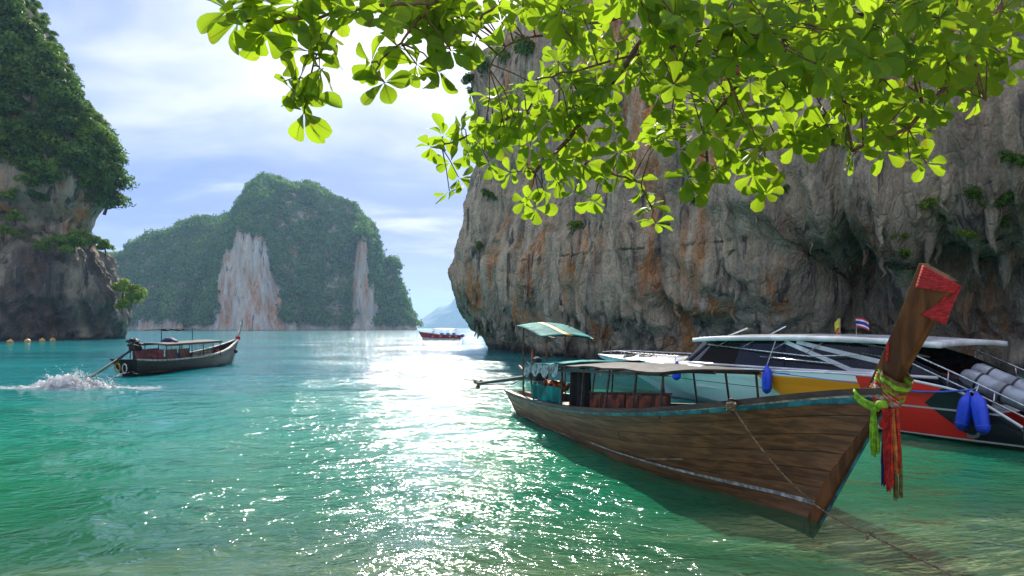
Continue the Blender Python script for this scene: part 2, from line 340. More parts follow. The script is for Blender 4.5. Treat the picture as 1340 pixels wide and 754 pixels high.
def build_water():
    py = np.concatenate([np.linspace(2600, 820, 40), np.arange(812, 433.0, -1.35), [432.2, 431.4, 430.8, 430.4, 430.1, 429.9]])
    r = np.minimum(F * H / (py - HZ), 6300); ang = np.radians(np.linspace(-68, 68, 760))
    A, Rr = np.meshgrid(ang, r); X, Y = np.tan(A) * Rr, Rr                         # rows of equal depth
    keep = np.abs(X) < 6300; X = np.where(keep, X, np.sign(X) * 6300)
    Z = np.zeros_like(X); sp = np.gradient(r)[:, None]; sp = np.maximum(np.abs(sp), Rr * .0025)
    for k in range(46):
        lam = .55 * (9.0 / .55) ** (k / 45) * rng.uniform(.9, 1.1); th = R(-100 + rng.normal() * 38); kx, ky = math.cos(th), math.sin(th)
        amp = .0030 * lam ** .78; fade = sstep(2.2, 5.0, lam / sp)
        ph = 2 * np.pi * (X * kx + Y * ky) / lam + rng.uniform(0, 6.28) + 1.1 * perlin(X / (lam * 5), Y / (lam * 5), k * 7.7)
        Z += amp * fade * np.sin(ph)
    Z *= sstep(0, 3, -bed_z(X, Y) * 8 + .6)
    me = npmesh('sea', np.stack([X, Y, Z], -1).reshape(-1, 3), gridfaces(len(r), len(ang)))
    a = me.attributes.new('depth', 'FLOAT', 'POINT'); a.data.foreach_set('value', np.clip(-bed_z(X, Y), 0, 12).astype(np.float32).ravel())
    m = bpy.data.materials.new('sea_water'); m.use_nodes = True; t = NT(m.node_tree)
    co = t.n('ShaderNodeTexCoord').outputs['Object']; dep = t.n('ShaderNodeAttribute', attribute_name='depth').outputs['Fac']
    pn = t.noise(t.mapping(co, (.05, .09, 1)), 1, 4, .6)
    n1 = t.noise(t.mapping(co, (2.1, 3.3, 1), rot=(0, 0, .2)), 1, 3, .55, .6)
    n2 = t.noise(t.mapping(co, (5.5, 8.0, 1), rot=(0, 0, -.25)), 1, 3, .55, .5)
    n3 = t.noise(t.mapping(co, (.55, .95, 1), rot=(0, 0, .1)), 1, 3, .5, .5)
    h = t.math('ADD', t.math('MULTIPLY', n1, .092), t.math('ADD', t.math('MULTIPLY', n2, .036), t.math('MULTIPLY', n3, .15)))
    h = t.math('MULTIPLY', h, t.math('MULTIPLY_ADD', t.fr(pn, .3, .7), .7, .55))
    b = t.n('ShaderNodeBump', {'Strength': 1.0, 'Distance': 1.0, 'Height': h}).outputs[0]
    turb = t.ramp(t.math('DIVIDE', dep, 8.0), [(0, (.10, .22, .085)), (.13, (.010, .27, .105)), (.38, (.0, .225, .135)), (1.0, (.0, .125, .145))])
    turb = t.mix(t.math('MULTIPLY', t.fr(pn, .35, .7), .35), turb, (.0, .26, .22))
    tr_f = t.math('POWER', 2.718, t.math('MULTIPLY', dep, -.50))
    body = t.n('ShaderNodeMixShader', {0: t.math('MULTIPLY', tr_f, .93), 1: t.n('ShaderNodeBsdfDiffuse', {0: turb}).outputs[0],
               2: t.n('ShaderNodeBsdfTransparent', {0: (.86, .95, .80, 1)}).outputs[0]})
    fz = t.n('ShaderNodeFresnel', {'IOR': 1.34, 'Normal': b}).outputs[0]
    gl = t.n('ShaderNodeBsdfAnisotropic', {0: (1, 1, 1, 1), 'Roughness': .07, 'Normal': b}) if False else t.n('ShaderNodeBsdfGlossy', {'Color': (1, 1, 1, 1), 'Roughness': .085, 'Normal': b})
    o = t.n('ShaderNodeMixShader', {0: fz, 1: body.outputs[0], 2: gl.outputs[0]})
    t.t.links.new(o.outputs[0], t.n('ShaderNodeOutputMaterial').inputs[0])
    link('sea_water', me, m, kind='structure')
build_water()

# ------------------------------------------------------------------ limestone cliffs (terrain)
def smooth_path(pts, step, it):
    pts = np.array(pts, float); d = np.concatenate([[0], np.cumsum(np.hypot(*np.diff(pts, axis=0).T))])
    s = np.arange(0, d[-1], step); q = np.stack([np.interp(s, d, pts[:, 0]), np.interp(s, d, pts[:, 1])], 1)
    for _ in range(it): q[1:-1] = (q[:-2] + 2 * q[1:-1] + q[2:]) / 4
    return s, q
def path_normals(q):
    t = np.gradient(q, axis=0); t /= np.hypot(*t.T)[:, None]; return np.stack([t[:, 1], -t[:, 0]], 1)
def grid_normals(Pg):
    a = np.gradient(Pg, axis=1); b = np.gradient(Pg, axis=0); n = np.cross(a, b); n /= np.linalg.norm(n, axis=2)[..., None] + 1e-9
    return n
def wall(path, prof, step, rows, it=60, extra=None):
    s, q = smooth_path(path, step, it); n = path_normals(q)
    prof = np.array(prof, float); L = np.concatenate([[0], np.cumsum(np.hypot(*np.diff(prof, axis=0).T))]); p = np.linspace(0, L[-1], rows)
    z = np.interp(p, L, prof[:, 0]); off = np.interp(p, L, prof[:, 1])
    k = max(3, rows // 60); ker = np.ones(2 * k + 1) / (2 * k + 1); off = np.convolve(np.pad(off, k, 'edge'), ker, 'valid'); z = np.convolve(np.pad(z, k, 'edge'), ker, 'valid')
    S, Z = np.meshgrid(s, z); O = np.repeat(off[:, None], len(s), 1)
    if extra is not None: O = extra(S, Z, O, s, q)
    return s, q, np.stack([q[None, :, 0] + n[None, :, 0] * O, q[None, :, 1] + n[None, :, 1] * O, Z], -1), S

R_PATH = [(14, 120), (4, 100), (-2.4, 84), (-4.4, 74), (-1.7, 66.5), (1.2, 58.5), (3.6, 51.5), (6.6, 45.8), (11.2, 41.5), (14.6, 39.6), (18.5, 36.2), (23, 31.5), (28, 25.5), (34, 18), (43, 9), (60, 0)]
R_PROF = [(-3, -6.0), (-.5, -4.6), (.4, -4.3), (1.6, -3.4), (3.2, -2.0), (5.0, -.55), (7, 0), (11, -.3), (18, -.5), (26, -.5), (30, -.9), (31.5, -2.2), (32.5, -5), (34.5, -12), (36, -26)]
def right_extra(S, Z, O, s, q):
    px = CX + F * q[:, 0] / q[:, 1]; px = np.where(q[:, 1] > 80, 560, px)[None, :]
    g = lambda a, x, sx_: np.exp(-((x - a) / sx_) ** 2)
    O = O * np.where(Z < 7, 1 - .40 * sstep(650, 780, px), 1)
    # rounded boss with a hollow cave below, then a dark undercut bay
    O = O + 2.3 * sstep(965, 1010, px) * g(11.5, Z, 5.5) - 2.6 * sstep(1010, 1060, px) * (1 - sstep(6.0, 9.0, Z)) * sstep(-1, 2.5, Z)
    O = O - 1.3 * g(968, px, 16) * sstep(1, 4, Z) - 2.2 * g(1090, px, 42) * g(5.2, Z, 1.6) + .9 * g(880, px, 60) * g(15, Z, 8) - .7 * g(700, px, 30) * sstep(3, 9, Z)
    return O + sstep(780, 1300, px) * 2.0 * sstep(20, 30, Z)
def build_right():
    s, q, Pg, S = wall(R_PATH, R_PROF, .11, 400, 120, right_extra)
    N = grid_normals(Pg); N *= -np.sign((N[..., 1]).mean()) if N[..., 1].mean() > 0 else 1
    X, Y, Z = Pg[..., 0], Pg[..., 1], Pg[..., 2]; T = np.broadcast_to(s[None, :], Z.shape)
    wz = T + .9 * fbm(T * .10, Z * .13, 3.0, 3) * 2.0                    # flutes drift sideways with height
    fl = ridged(wz * .42, Z * .035, 1.5, 3, .5); fl2 = ridged(wz * 1.25, Z * .07, 7.5, 2, .55); col_ = ridged(wz * .17, Z * .02, 4.5, 2, .5)
    drape = sstep(13, 4, Z)
    d = 1.35 * fbm(X * .11, Y * .11, Z * .10, 3) + (.45 + .65 * drape) * fl * (.55 + .6 * np.clip(fbm(T * .06, Z * .08, 9.0, 2) + .4, 0, 1.2)) + .20 * fl2
    d += 1.0 * col_ * sstep(24, 6, Z)
    d += .28 * fbm(X * .6, Y * .6, Z * .35, 4, .55) + .13 * (ridged(X * 1.5, Y * 1.5, Z * .5, 3, .55) - .6) + .06 * fbm(X * 3.0, Y * 3.0, Z * 1.6, 2)
    pk = np.clip(perlin(T * .35, Z * .45, 4.4) - .34, 0, 1); d -= 2.6 * pk * drape        # pockets and solution holes
    icicle = np.clip(ridged(T * .8, 0 * Z, 2.2, 2) - .55, 0, 2) * sstep(2.0, 4.5, Z) * sstep(8.5, 5.0, Z); d += .42 * icicle   # hanging drip columns
    d *= sstep(-2.5, .5, Z) * .75 + .25
    Pg = Pg + N * d[..., None]
    o = link('cliff', npmesh('right_cliff', Pg.reshape(-1, 3), gridfaces(*Pg.shape[:2])), M['rock_r'], kind='structure')
    N2 = grid_normals(Pg); N2 *= 1 if (N2 * N).sum(2).mean() > 0 else -1
    px = CX + F * Pg[..., 0] / Pg[..., 1]
    ok = np.flatnonzero(((N2[..., 2] < -.30) & (Pg[..., 2] > 2.2) & (Pg[..., 2] < 11) & (px > 585) & (px < 1345) & (Pg[..., 1] < 78)).ravel()); r2 = np.random.default_rng(4); kept = []
    for i in r2.permutation(ok):                         # stalactites hanging from the overhangs
        p = Pg.reshape(-1, 3)[i]
        if any(((p - q) ** 2).sum() < .8 for q in kept): continue
        kept.append(p); ln = r2.uniform(.5, 1.7); rr_ = ln * r2.uniform(.13, .22); m = MB(); q = Vector(p) + Vector(N2.reshape(-1, 3)[i]) * -.12
        m.tube([q + Vector((r2.normal() * .04 * k_, r2.normal() * .04 * k_, .3 - (ln + .3) * f)) for k_, f in enumerate((0, .25, .5, .78, 1))], [rr_ * 1.5, rr_ * r2.uniform(.85, 1.2), rr_ * r2.uniform(.6, .9), rr_ * .42, rr_ * .08], 7)
        m.build('stalactite', M['rock_r'], o, smooth=True)
        if len(kept) > 110: break
    return s, Pg, N
RS, RP, RN = build_right()

L_PATH = [(-190, 108), (-125, 115), (-104, 119), (-92, 122), (-83, 125.5), (-77.8, 130.5), (-79.5, 138), (-88, 150), (-105, 172), (-130, 205), (-170, 250)]
L_PROF = [(-3, -2.6), (-.5, -1.6), (.6, -1.3), (2.2, -.5), (6, .3), (11, .1), (14.2, -1.0), (16.6, -2.6), (18, -6.0), (19.5, -9.0), (22.5, -8.0), (27, -2.6), (33, -.6), (38, -2.6), (47, -7.0), (56, -11.5), (66, -17), (76, -23), (84, -36)]
def build_left():
    keep = {}
    def ex(S, Z, O, s, q): keep['o'] = O; return np.where(Z > 33, np.maximum(O, -2.5), O)
    s, q, Pg, S = wall(L_PATH, L_PROF, .35, 300, 14, ex)
    Pg = Pg + (np.where(Pg[..., 2] > 33, np.maximum(0, -2.5 - keep['o']), 0))[..., None] * np.array([-1.0, .12, 0])     # higher up the hill falls back inland
    N = grid_normals(Pg); N *= -1 if N[..., 1].mean() > 0 else 1
    X, Y, Z = Pg[..., 0], Pg[..., 1], Pg[..., 2]; T = np.broadcast_to(s[None, :], Z.shape)
    wz = T + Z * .35 + 3.5 * fbm(T * .05, Z * .06, 3.0, 3)
    d = 2.0 * fbm(X * .06, Y * .06, Z * .07, 3) + .75 * ridged(wz * .2, Z * .02, 1.5, 3) + .5 * fbm(X * .35, Y * .35, Z * .22, 4, .55) + .16 * fbm(X * 1.3, Y * 1.3, Z * .8, 3)
    d += .7 * (ridged(X * .45, Y * .45, Z * .25, 3, .55) - .5) * sstep(24, 16, Z)
    d -= 3.2 * np.clip(perlin(T * .16, Z * .14, 4.4) - .22, 0, 1) * sstep(20, 12, Z)
    d *= (sstep(-2.5, 1.0, Z) * .7 + .3) * (sstep(62, 36, Z) * .8 + .2)
    Pg = Pg + N * d[..., None]
    link('cliff', npmesh('left_headland', Pg.reshape(-1, 3), gridfaces(*Pg.shape[:2])), M['rock_l'], kind='structure')
    return s, Pg, N
LS, LP, LN = build_left()

# ------------------------------------------------------------------ karst island across the bay and the far hills
IY = 690.0
I_SIL = [(120, 352), (150, 336), (172, 322), (190, 313), (215, 309), (232, 300), (248, 292), (270, 289), (290, 291), (306, 285), (318, 266), (330, 246), (340, 239), (352, 237), (372, 240), (388, 246), (402, 242), (416, 246), (430, 258), (446, 268), (462, 276), (478, 290), (488, 304), (494, 322), (498, 344), (503, 352), (508, 345), (514, 342), (519, 350), (522, 372), (528, 392), (535, 408), (541, 420), (546, 431), (549, 436)]
def build_island():
    sil = np.array(I_SIL, float); ridgeY = 770.0
    xs = np.arange((100 - CX) / F * IY, (556 - CX) / F * IY, .9); px = CX + F * xs / IY
    hr = np.interp(px, sil[:, 0], (HZ - sil[:, 1])) / F * ridgeY + H; hr = np.where(px > 549, -3, hr)
    tt = np.linspace(-.35, 1.6, 190)
    X, T = np.meshgrid(xs, tt); PX = np.broadcast_to(px, X.shape); Hh = np.broadcast_to(hr, X.shape).copy()
    shore = IY - 20 + 16 * np.sin(X * .03) + 9 * perlin(X * .03, 0 * X, 2.2) + 60 * sstep(480, 552, PX) + 30 * sstep(285, 170, PX)
    shore = shore - 16 * np.exp(-((PX - 330) / 55) ** 2)
    back = ridgeY + 8 * perlin(X * .02, 0 * X, 8.8); Y = shore + (back - shore) * T
    # steep rock faces: how much of the height is reached right at the shore
    face = np.exp(-((PX - 322) / 46) ** 4) * np.interp(PX, [270, 292, 300, 330, 352, 380], [.30, .56, .80, .56, .50, .40]) + np.exp(-((PX - 478) / 12) ** 4) * .38
    face += .24 * sstep(.1, .5, fbm(X * .03, 0 * X, 6.6, 2)) * (1 - np.exp(-((PX - 322) / 60) ** 4))
    face = face * (1 + .38 * fbm(X * .045, 0 * X, 9.9, 3)) ; rise = np.where(T < .16, face * sstep(-.02, .15, T), face + (1 - face) * np.sin(np.clip((T - .16) / .84, 0, 1) * np.pi / 2) ** .85)
    rise = np.where(T > 1, 1 - .5 * (T - 1) ** 1.6, rise)
    Z = -4 + (Hh + 4) * rise
    X2 = X * (Y / IY)                                                        # keep columns along the sight lines of the shore photo point
    amp = sstep(-.05, .3, T) * np.clip(Hh / 40, 0, 1)
    Z = Z + amp * (7 * fbm(X * .02, Y * .025, 0 * X, 4) + 2.0 * fbm(X * .1, Y * .1, 0 * X, 2))
    wob = ridged(X * .055, Z * .008, 1.0, 3) * 4.2 + 3 * fbm(X * .06, Z * .03, 5.0, 3) + 1.2 * ridged(X * .17, Z * .02, 3.0, 2)
    Y = Y - wob * sstep(.35, .0, T) * sstep(-.2, .0, T)
    Pg = np.stack([X2, Y, Z], -1)
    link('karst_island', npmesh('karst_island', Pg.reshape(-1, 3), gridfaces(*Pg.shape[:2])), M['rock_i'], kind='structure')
    # forest canopy over everything that is not bare rock
    N = grid_normals(Pg); N *= np.sign(N[..., 2:3].mean()); nz = N[..., 2]
    ok = (T > .05) & (T < 1.12) & (Z > 3.0) & (nz > .16)
    bare = (np.exp(-((PX - 328) / 44) ** 4) > .45) & (T < .15 + .06 * fbm(X * .08, 0 * X, 3.3, 2))
    bare |= (np.exp(-((PX - 478) / 12) ** 4) > .4) & (T < .16)
    bare |= (fbm(X * .035, T * 3, 4.4, 3) > .58) & (T < .35)
    area = np.linalg.norm(np.cross(np.gradient(Pg, axis=1), np.gradient(Pg, axis=0)), axis=2)
    pr = (area * (ok & ~bare)).ravel(); pr /= pr.sum(); n = 6800
    idx = rng.choice(pr.size, n, p=pr); C = Pg.reshape(-1, 3)[idx] + rng.normal(size=(n, 3)) * .6
    lowx = rng.uniform(-1, 1, 260)                                            # a belt of low trees along the shore
    rad = np.clip(rng.gamma(5, .75, n) + .9, 1.8, 7.5) * (1 - .25 * (C[:, 2] / 150)); forest(C, rad)
def forest(C, rad, per=44):
    n = len(C); d = rng.normal(size=(n, per, 3)); d[..., 2] = np.abs(d[..., 2]) * 1.1 - .25; d /= np.linalg.norm(d, axis=2)[..., None]
    lump = 1 + .35 * np.sin(d[..., 0] * 5 + C[:, None, 0]) * np.sin(d[..., 1] * 5 + C[:, None, 1])
    cen = C[:, None] + d * (rad[:, None] * rng.uniform(.72, 1.05, (n, per)) * lump)[..., None] * np.array([1, 1, .82]) + np.array([0, 0, 1]) * (rad[:, None, None] * .45)
    nm = d + rng.normal(size=d.shape) * .55; nm /= np.linalg.norm(nm, axis=2)[..., None]
    a = np.cross(nm, rng.normal(size=d.shape)); a /= np.linalg.norm(a, axis=2)[..., None]; b = np.cross(nm, a)
    sz = (rad[:, None] * rng.uniform(.15, .30, (n, per)))[..., None]
    q = np.stack([cen - a * sz, cen - b * sz * .7, cen + a * sz, cen + b * sz * .7], 2).reshape(-1, 3)
    link('island_forest', npmesh('island_forest', q, np.arange(len(q)).reshape(-1, 4), smooth=False), M['leaf_far'],
         label='dense green forest covering the karst island across the bay', cat='forest', kind='stuff')
build_island()

def build_hills():
    D = 5200.0; sil = np.array([(470, 436), (525, 431), (545, 422), (556, 415), (566, 408), (575, 402), (584, 400), (590, 397), (594, 390), (598, 386), (603, 390), (612, 399), (630, 404), (660, 398), (700, 408), (760, 415), (820, 432), (840, 436)], float)
    px = np.linspace(470, 840, 240); hr = np.interp(px, sil[:, 0], HZ - sil[:, 1]) / F * (D + 350) + H
    tt = np.linspace(0, 1.8, 60); X, T = np.meshgrid((px - CX) / F, tt); Y = D + 350 * T; Hh = np.broadcast_to(hr, X.shape)
    Z = Hh * np.where(T < 1, np.sin(np.clip(T, 0, 1) * np.pi / 2) ** .8, 1 - .7 * (T - 1)) - 6 * (T == 0)
    Z = Z + sstep(0, .3, T) * 10 * fbm(X * 40, T * 4, 1.0, 4)
    link('hills', npmesh('hills', np.stack([X * Y, Y, Z], -1).reshape(-1, 3), gridfaces(*X.shape)), M['far'], kind='structure')
build_hills()

# ------------------------------------------------------------------ boats
class Frame:                                        # a boat's own axes: u forward, v to port, z up
    def __init__(s, S, h):
        s.S = Vector((S[0], S[1], 0)); h = Vector((h[0], h[1], 0)).normalized(); s.h = h; s.l = Vector((-h.y, h.x, 0)); s.rz = math.atan2(h.y, h.x)
    def loc(s, px, py, v):                          # photo pixel -> point in the boat's lengthwise plane at offset v
        k = (px - CX) / F; b = s.S + v * s.l; u = (b.x - k * b.y) / (k * s.h.y - s.h.x); p = b + u * s.h
        return Vector((u, v, H + (HZ - py) / F * p.y))

class LongtailHull:
    def __init__(s, gu, gB, gz, L, rake=.62, zk=-.28):
        s.gu, s.gB, s.gz, s.L, s.rake, s.zk = np.array(gu), np.array(gB), np.array(gz), L, rake, zk
        s.s = (s.gu - s.gu[0]) / (s.gu[-1] - s.gu[0])
        k = np.linspace(0, 1, 121); sm = lambda a: np.convolve(np.pad(np.interp(k, s.s, a), 5, 'edge'), np.ones(11) / 11, 'valid')
        s.k, s.B_, s.z_ = k, sm(s.gB), sm(s.gz); s.B_[-1] = gB[-1]
    def B(s, t): return float(np.interp(t, s.k, s.B_))
    def zg(s, t): return float(np.interp(t, s.k, s.z_))
    def pt(s, t, v, side, out=0.0):
        z = s.zk + (s.zg(t) - s.zk) * v ** 1.1
        u0 = s.gu[0] + (1 - v) * .7; u1 = s.L + s.rake * max(z, -.4) - .06
        p = .30 + .38 * max(0, (t - .6) / .4) ** 1.5 + .12 * max(0, (.25 - t) / .25)
        y = max(.035, s.B(t) * v ** p) + out
        return Vector((u0 + (u1 - u0) * t, side * y, z))
    def strip(s, v0, v1, side, t0=0, t1=1, n=30, out=0.0, crown=.002, th=.016):
        rows = []
        for v, o in ((v0 + .0006, out - th), (v0 + .0022, out), ((v0 + v1) / 2, out + crown), (v1 - .0022, out), (v1 - .0006, out - th)):
            rows.append([s.pt(t0 + (t1 - t0) * i / n, v, side, o) for i in range(n + 1)])
        return MB().sheet(rows)

def longtail_hull(root, hl, m_hull, m_in, m_rail, m_stripe, m_line, edges=(.02, .26, .38, .50, .62, .74, .86, .945), proud=0.0):
    rr = random.Random(3)
    for side in (-1, 1):
        for i in range(len(edges) - 1):
            c = rr.uniform(.35, .7)
            for a, b in ((0, c - .0012), (c + .0012, 1)):
                hl.strip(edges[i], edges[i + 1], side, a, b, 16, out=rr.uniform(0, .004)).build('plank', m_hull, root, smooth=False)
    # inner shell, transom and floor
    sh = MB(); n = 40
    for side in (-1, 1): sh.sheet([[hl.pt(i / n, v, side, -.03 if hl.B(i / n) > .08 else -.005) for i in range(n + 1)] for v in (.0, .1, .3, .5, .7, .9, .985)])
    sh.build('inner_shell', m_in, root, smooth=True)
    tr = MB(); tr.sheet([[hl.pt(0, v, -1, 0), hl.pt(0, v, 1, 0)] for v in (.0, .1, .25, .5, .75, 1.0)]); tr.build('transom', m_hull, root)
    for k in range(9):                              # floor boards
        y = (k - 4) * .155; rows = []
        for y_ in (y - .07, y + .07):
            rows.append([Vector((hl.pt(.06 + .74 * i / 12, .3, 1).x, y_ * min(1, hl.B(.06 + .74 * i / 12) / .85), .12 + .25 * max(0, (i - 8) / 4) ** 2)) for i in range(13)])
        MB().slab(rows, (0, 0, -.025)).build('floor_board', M['wood_pale'], root)
    for side in (-1, 1):                            # gunwale rail, painted stripe and pale line
        n = 44; t_ = [i / n for i in range(n + 1)]
        rows = []
        for dy, dz in ((-.075, .0), (-.075, .035), (.045, .035), (.045, -.035), (.012, -.035)):
            rows.append([hl.pt(t, 1, side) + Vector((0, side * dy if hl.B(t) > .09 else side * max(dy, -.01), dz)) for t in t_])
        MB().sheet(rows).build('gunwale_rail', m_rail, root)
        hl.strip(.965, .992, side, 0, 1, 44, out=.026, crown=.004, th=.03).build('pale_line', m_line, root) if m_line else None
        hl.strip(.93, .968, side, 0, 1, 44, out=.020, crown=.004, th=.03).build('painted_stripe', m_stripe, root)
    for t in (.14, .30, .46, .62, .77):             # thwarts and frames
        b = hl.pt(t, .8, 1); MB().box((b.x, 0, b.z), (.16, 2 * b.y - .04, .035)).build('thwart', M['wood_pale'], root, bevel=.006)
    for k in range(16):
        t = .05 + .055 * k; m = MB()
        m.tube([hl.pt(t, v, -1, -.045) for v in (.97, .75, .5, .25, .08)] + [hl.pt(t, v, 1, -.045) for v in (.08, .25, .5, .75, .97)], .02, 5)
        m.build('rib', m_in, root)

def prow_post(root, hl, m, w0=.26, w1=.40, top=2.64, lean=None, th=.11, edge=None):
    """raked stem: a heavy plank from the keel to the tall prow tip"""
    L, rk = hl.L, hl.rake; zs = [-.3, .1, .6, 1.1, 1.4, 1.7, 2.2, top]; rows_f, rows_b = [], []
    for z in zs:
        k = max(0, (z - .9) / (top - .9)); wd = float(np.interp(z, [-.3, .6, 1.2, 1.7, 2.2, top], [.14, .19, w0 - .02, w0 + .02, (w0 + w1) / 2, w1]))
        f = Vector((L + rk * z, 0, z)); d = Vector((-.85, 0, .50)).normalized(); b = f + d * wd
        rows_f.append(f); rows_b.append(b)
    h = th / 2; me = MB()
    prof = lambda f, b: [f + Vector((0, h * .7, 0)), f + (b - f) * .06 + Vector((0, h, 0)), b + Vector((0, h, 0)), b - Vector((0, h, 0)), f + (b - f) * .06 - Vector((0, h, 0)), f - Vector((0, h * .7, 0))]
    rr = [prof(f, b) for f, b in zip(rows_f, rows_b)]
    n = 6; me.add([p for r_ in rr for p in r_], [(i * n + k, i * n + (k + 1) % n, (i + 1) * n + (k + 1) % n, (i + 1) * n + k) for i in range(len(rr) - 1) for k in range(n)] + [tuple(range(n)), tuple((len(rr) - 1) * n + k for k in range(n))])
    o = me.build('prow_post', m, root, bevel=.008)
    if edge: MB().tube([f + Vector((.004, 0, 0)) for f in rows_f[:5]], .016, 6).build('stem_edge', edge, root)
    return rows_f, rows_b

def tail_engine(root, c, tip, m_extra=None, swing=0):
    """car engine on a pivot with the long propeller shaft behind it"""
    c = Vector(c); tip = Vector(tip); d = (tip - c).normalized()
    e = MB().box(c + Vector((.12, 0, .05)), (.52, .30, .30)).build('engine_block', M['metal'], root, bevel=.03)
    m = MB()
    for k in range(4): m.lathe([(.045, 0), (.05, .02), (.05, .10), (.03, .13)], c + Vector((-.06 + k * .12, 0, .20)), 8)
    m.build('valve_cover', M['metal'], e)
    MB().tube([c + Vector((.1, -.17, .1)), c + Vector((.1, -.26, .12)), c + Vector((-.2, -.27, .16)), c + Vector((-.45, -.25, .22))], .035, 8).build('exhaust_pipe', M['rust'], e)
    MB().lathe([(.03, -.05), (.17, -.05), (.18, 0), (.17, .05), (.03, .05)], c + Vector((.42, 0, .03)), 14, Matrix.Rotation(R(90), 3, 'Y')).build('flywheel', M['metal'], e)
    MB().lathe([(.09, 0), (.11, .03), (.11, .13), (.06, .17)], c + Vector((.15, .0, .30)), 10).build('air_filter', M['black'], e)
    m = MB(); [m.tube([c + Vector((.35 * math.cos(a), .16 * math.sin(a), .12)), c + Vector((.2 * math.cos(a + .9), .2 * math.sin(a + .9), .33)), c + Vector((.3 * math.cos(a + 2), .12 * math.sin(a + 2), .2))], .014, 5) for a in (0, 1.1, 2.3, 3.5, 4.6)]
    m.build('hose', M['black'], e)
    MB().tube([c + Vector((0, 0, -.15)), Vector((c.x, 0, c.z - .75))], .05, 8).build('pivot_post', M['metal'], root)
    MB().tube([c + d * .1, c + d * 1.6, tip], [.055, .045, .038], 8).build('shaft_tube', M['metal'], root)
    MB().tube([c + d * .3 + Vector((0, 0, .02)), c + d * 1.4 + Vector((0, 0, -.14)), tip + Vector((0, 0, -.03))], .016, 6).build('brace_rod', M['rust'], root)
    pr = MB(); x = d.cross(Vector((0, 1, 0))).normalized(); y = d.cross(x).normalized()
    pr.tube([tip - d * .02, tip + d * .10], [.04, .022], 8)
    for a in (0, 2.09, 4.19):
        r_ = x * math.cos(a) + y * math.sin(a); q = d.cross(r_)
        pr.slab([[tip + r_ * .03 - q * .03, tip + r_ * .03 + q * .03 + d * .03], [tip + r_ * .11 - q * .06, tip + r_ * .11 + q * .06 + d * .05], [tip + r_ * .17 - q * .02, tip + r_ * .17 + q * .03 + d * .03]], d * .008)
    pr.build('propeller', M['rust'], root)
    MB().tube([c + Vector((.3, 0, .1)), c + Vector((.8, .05, .22)), c + Vector((1.25, .05, .25))], .022, 7).build('tiller_handle', M['rust'], root)

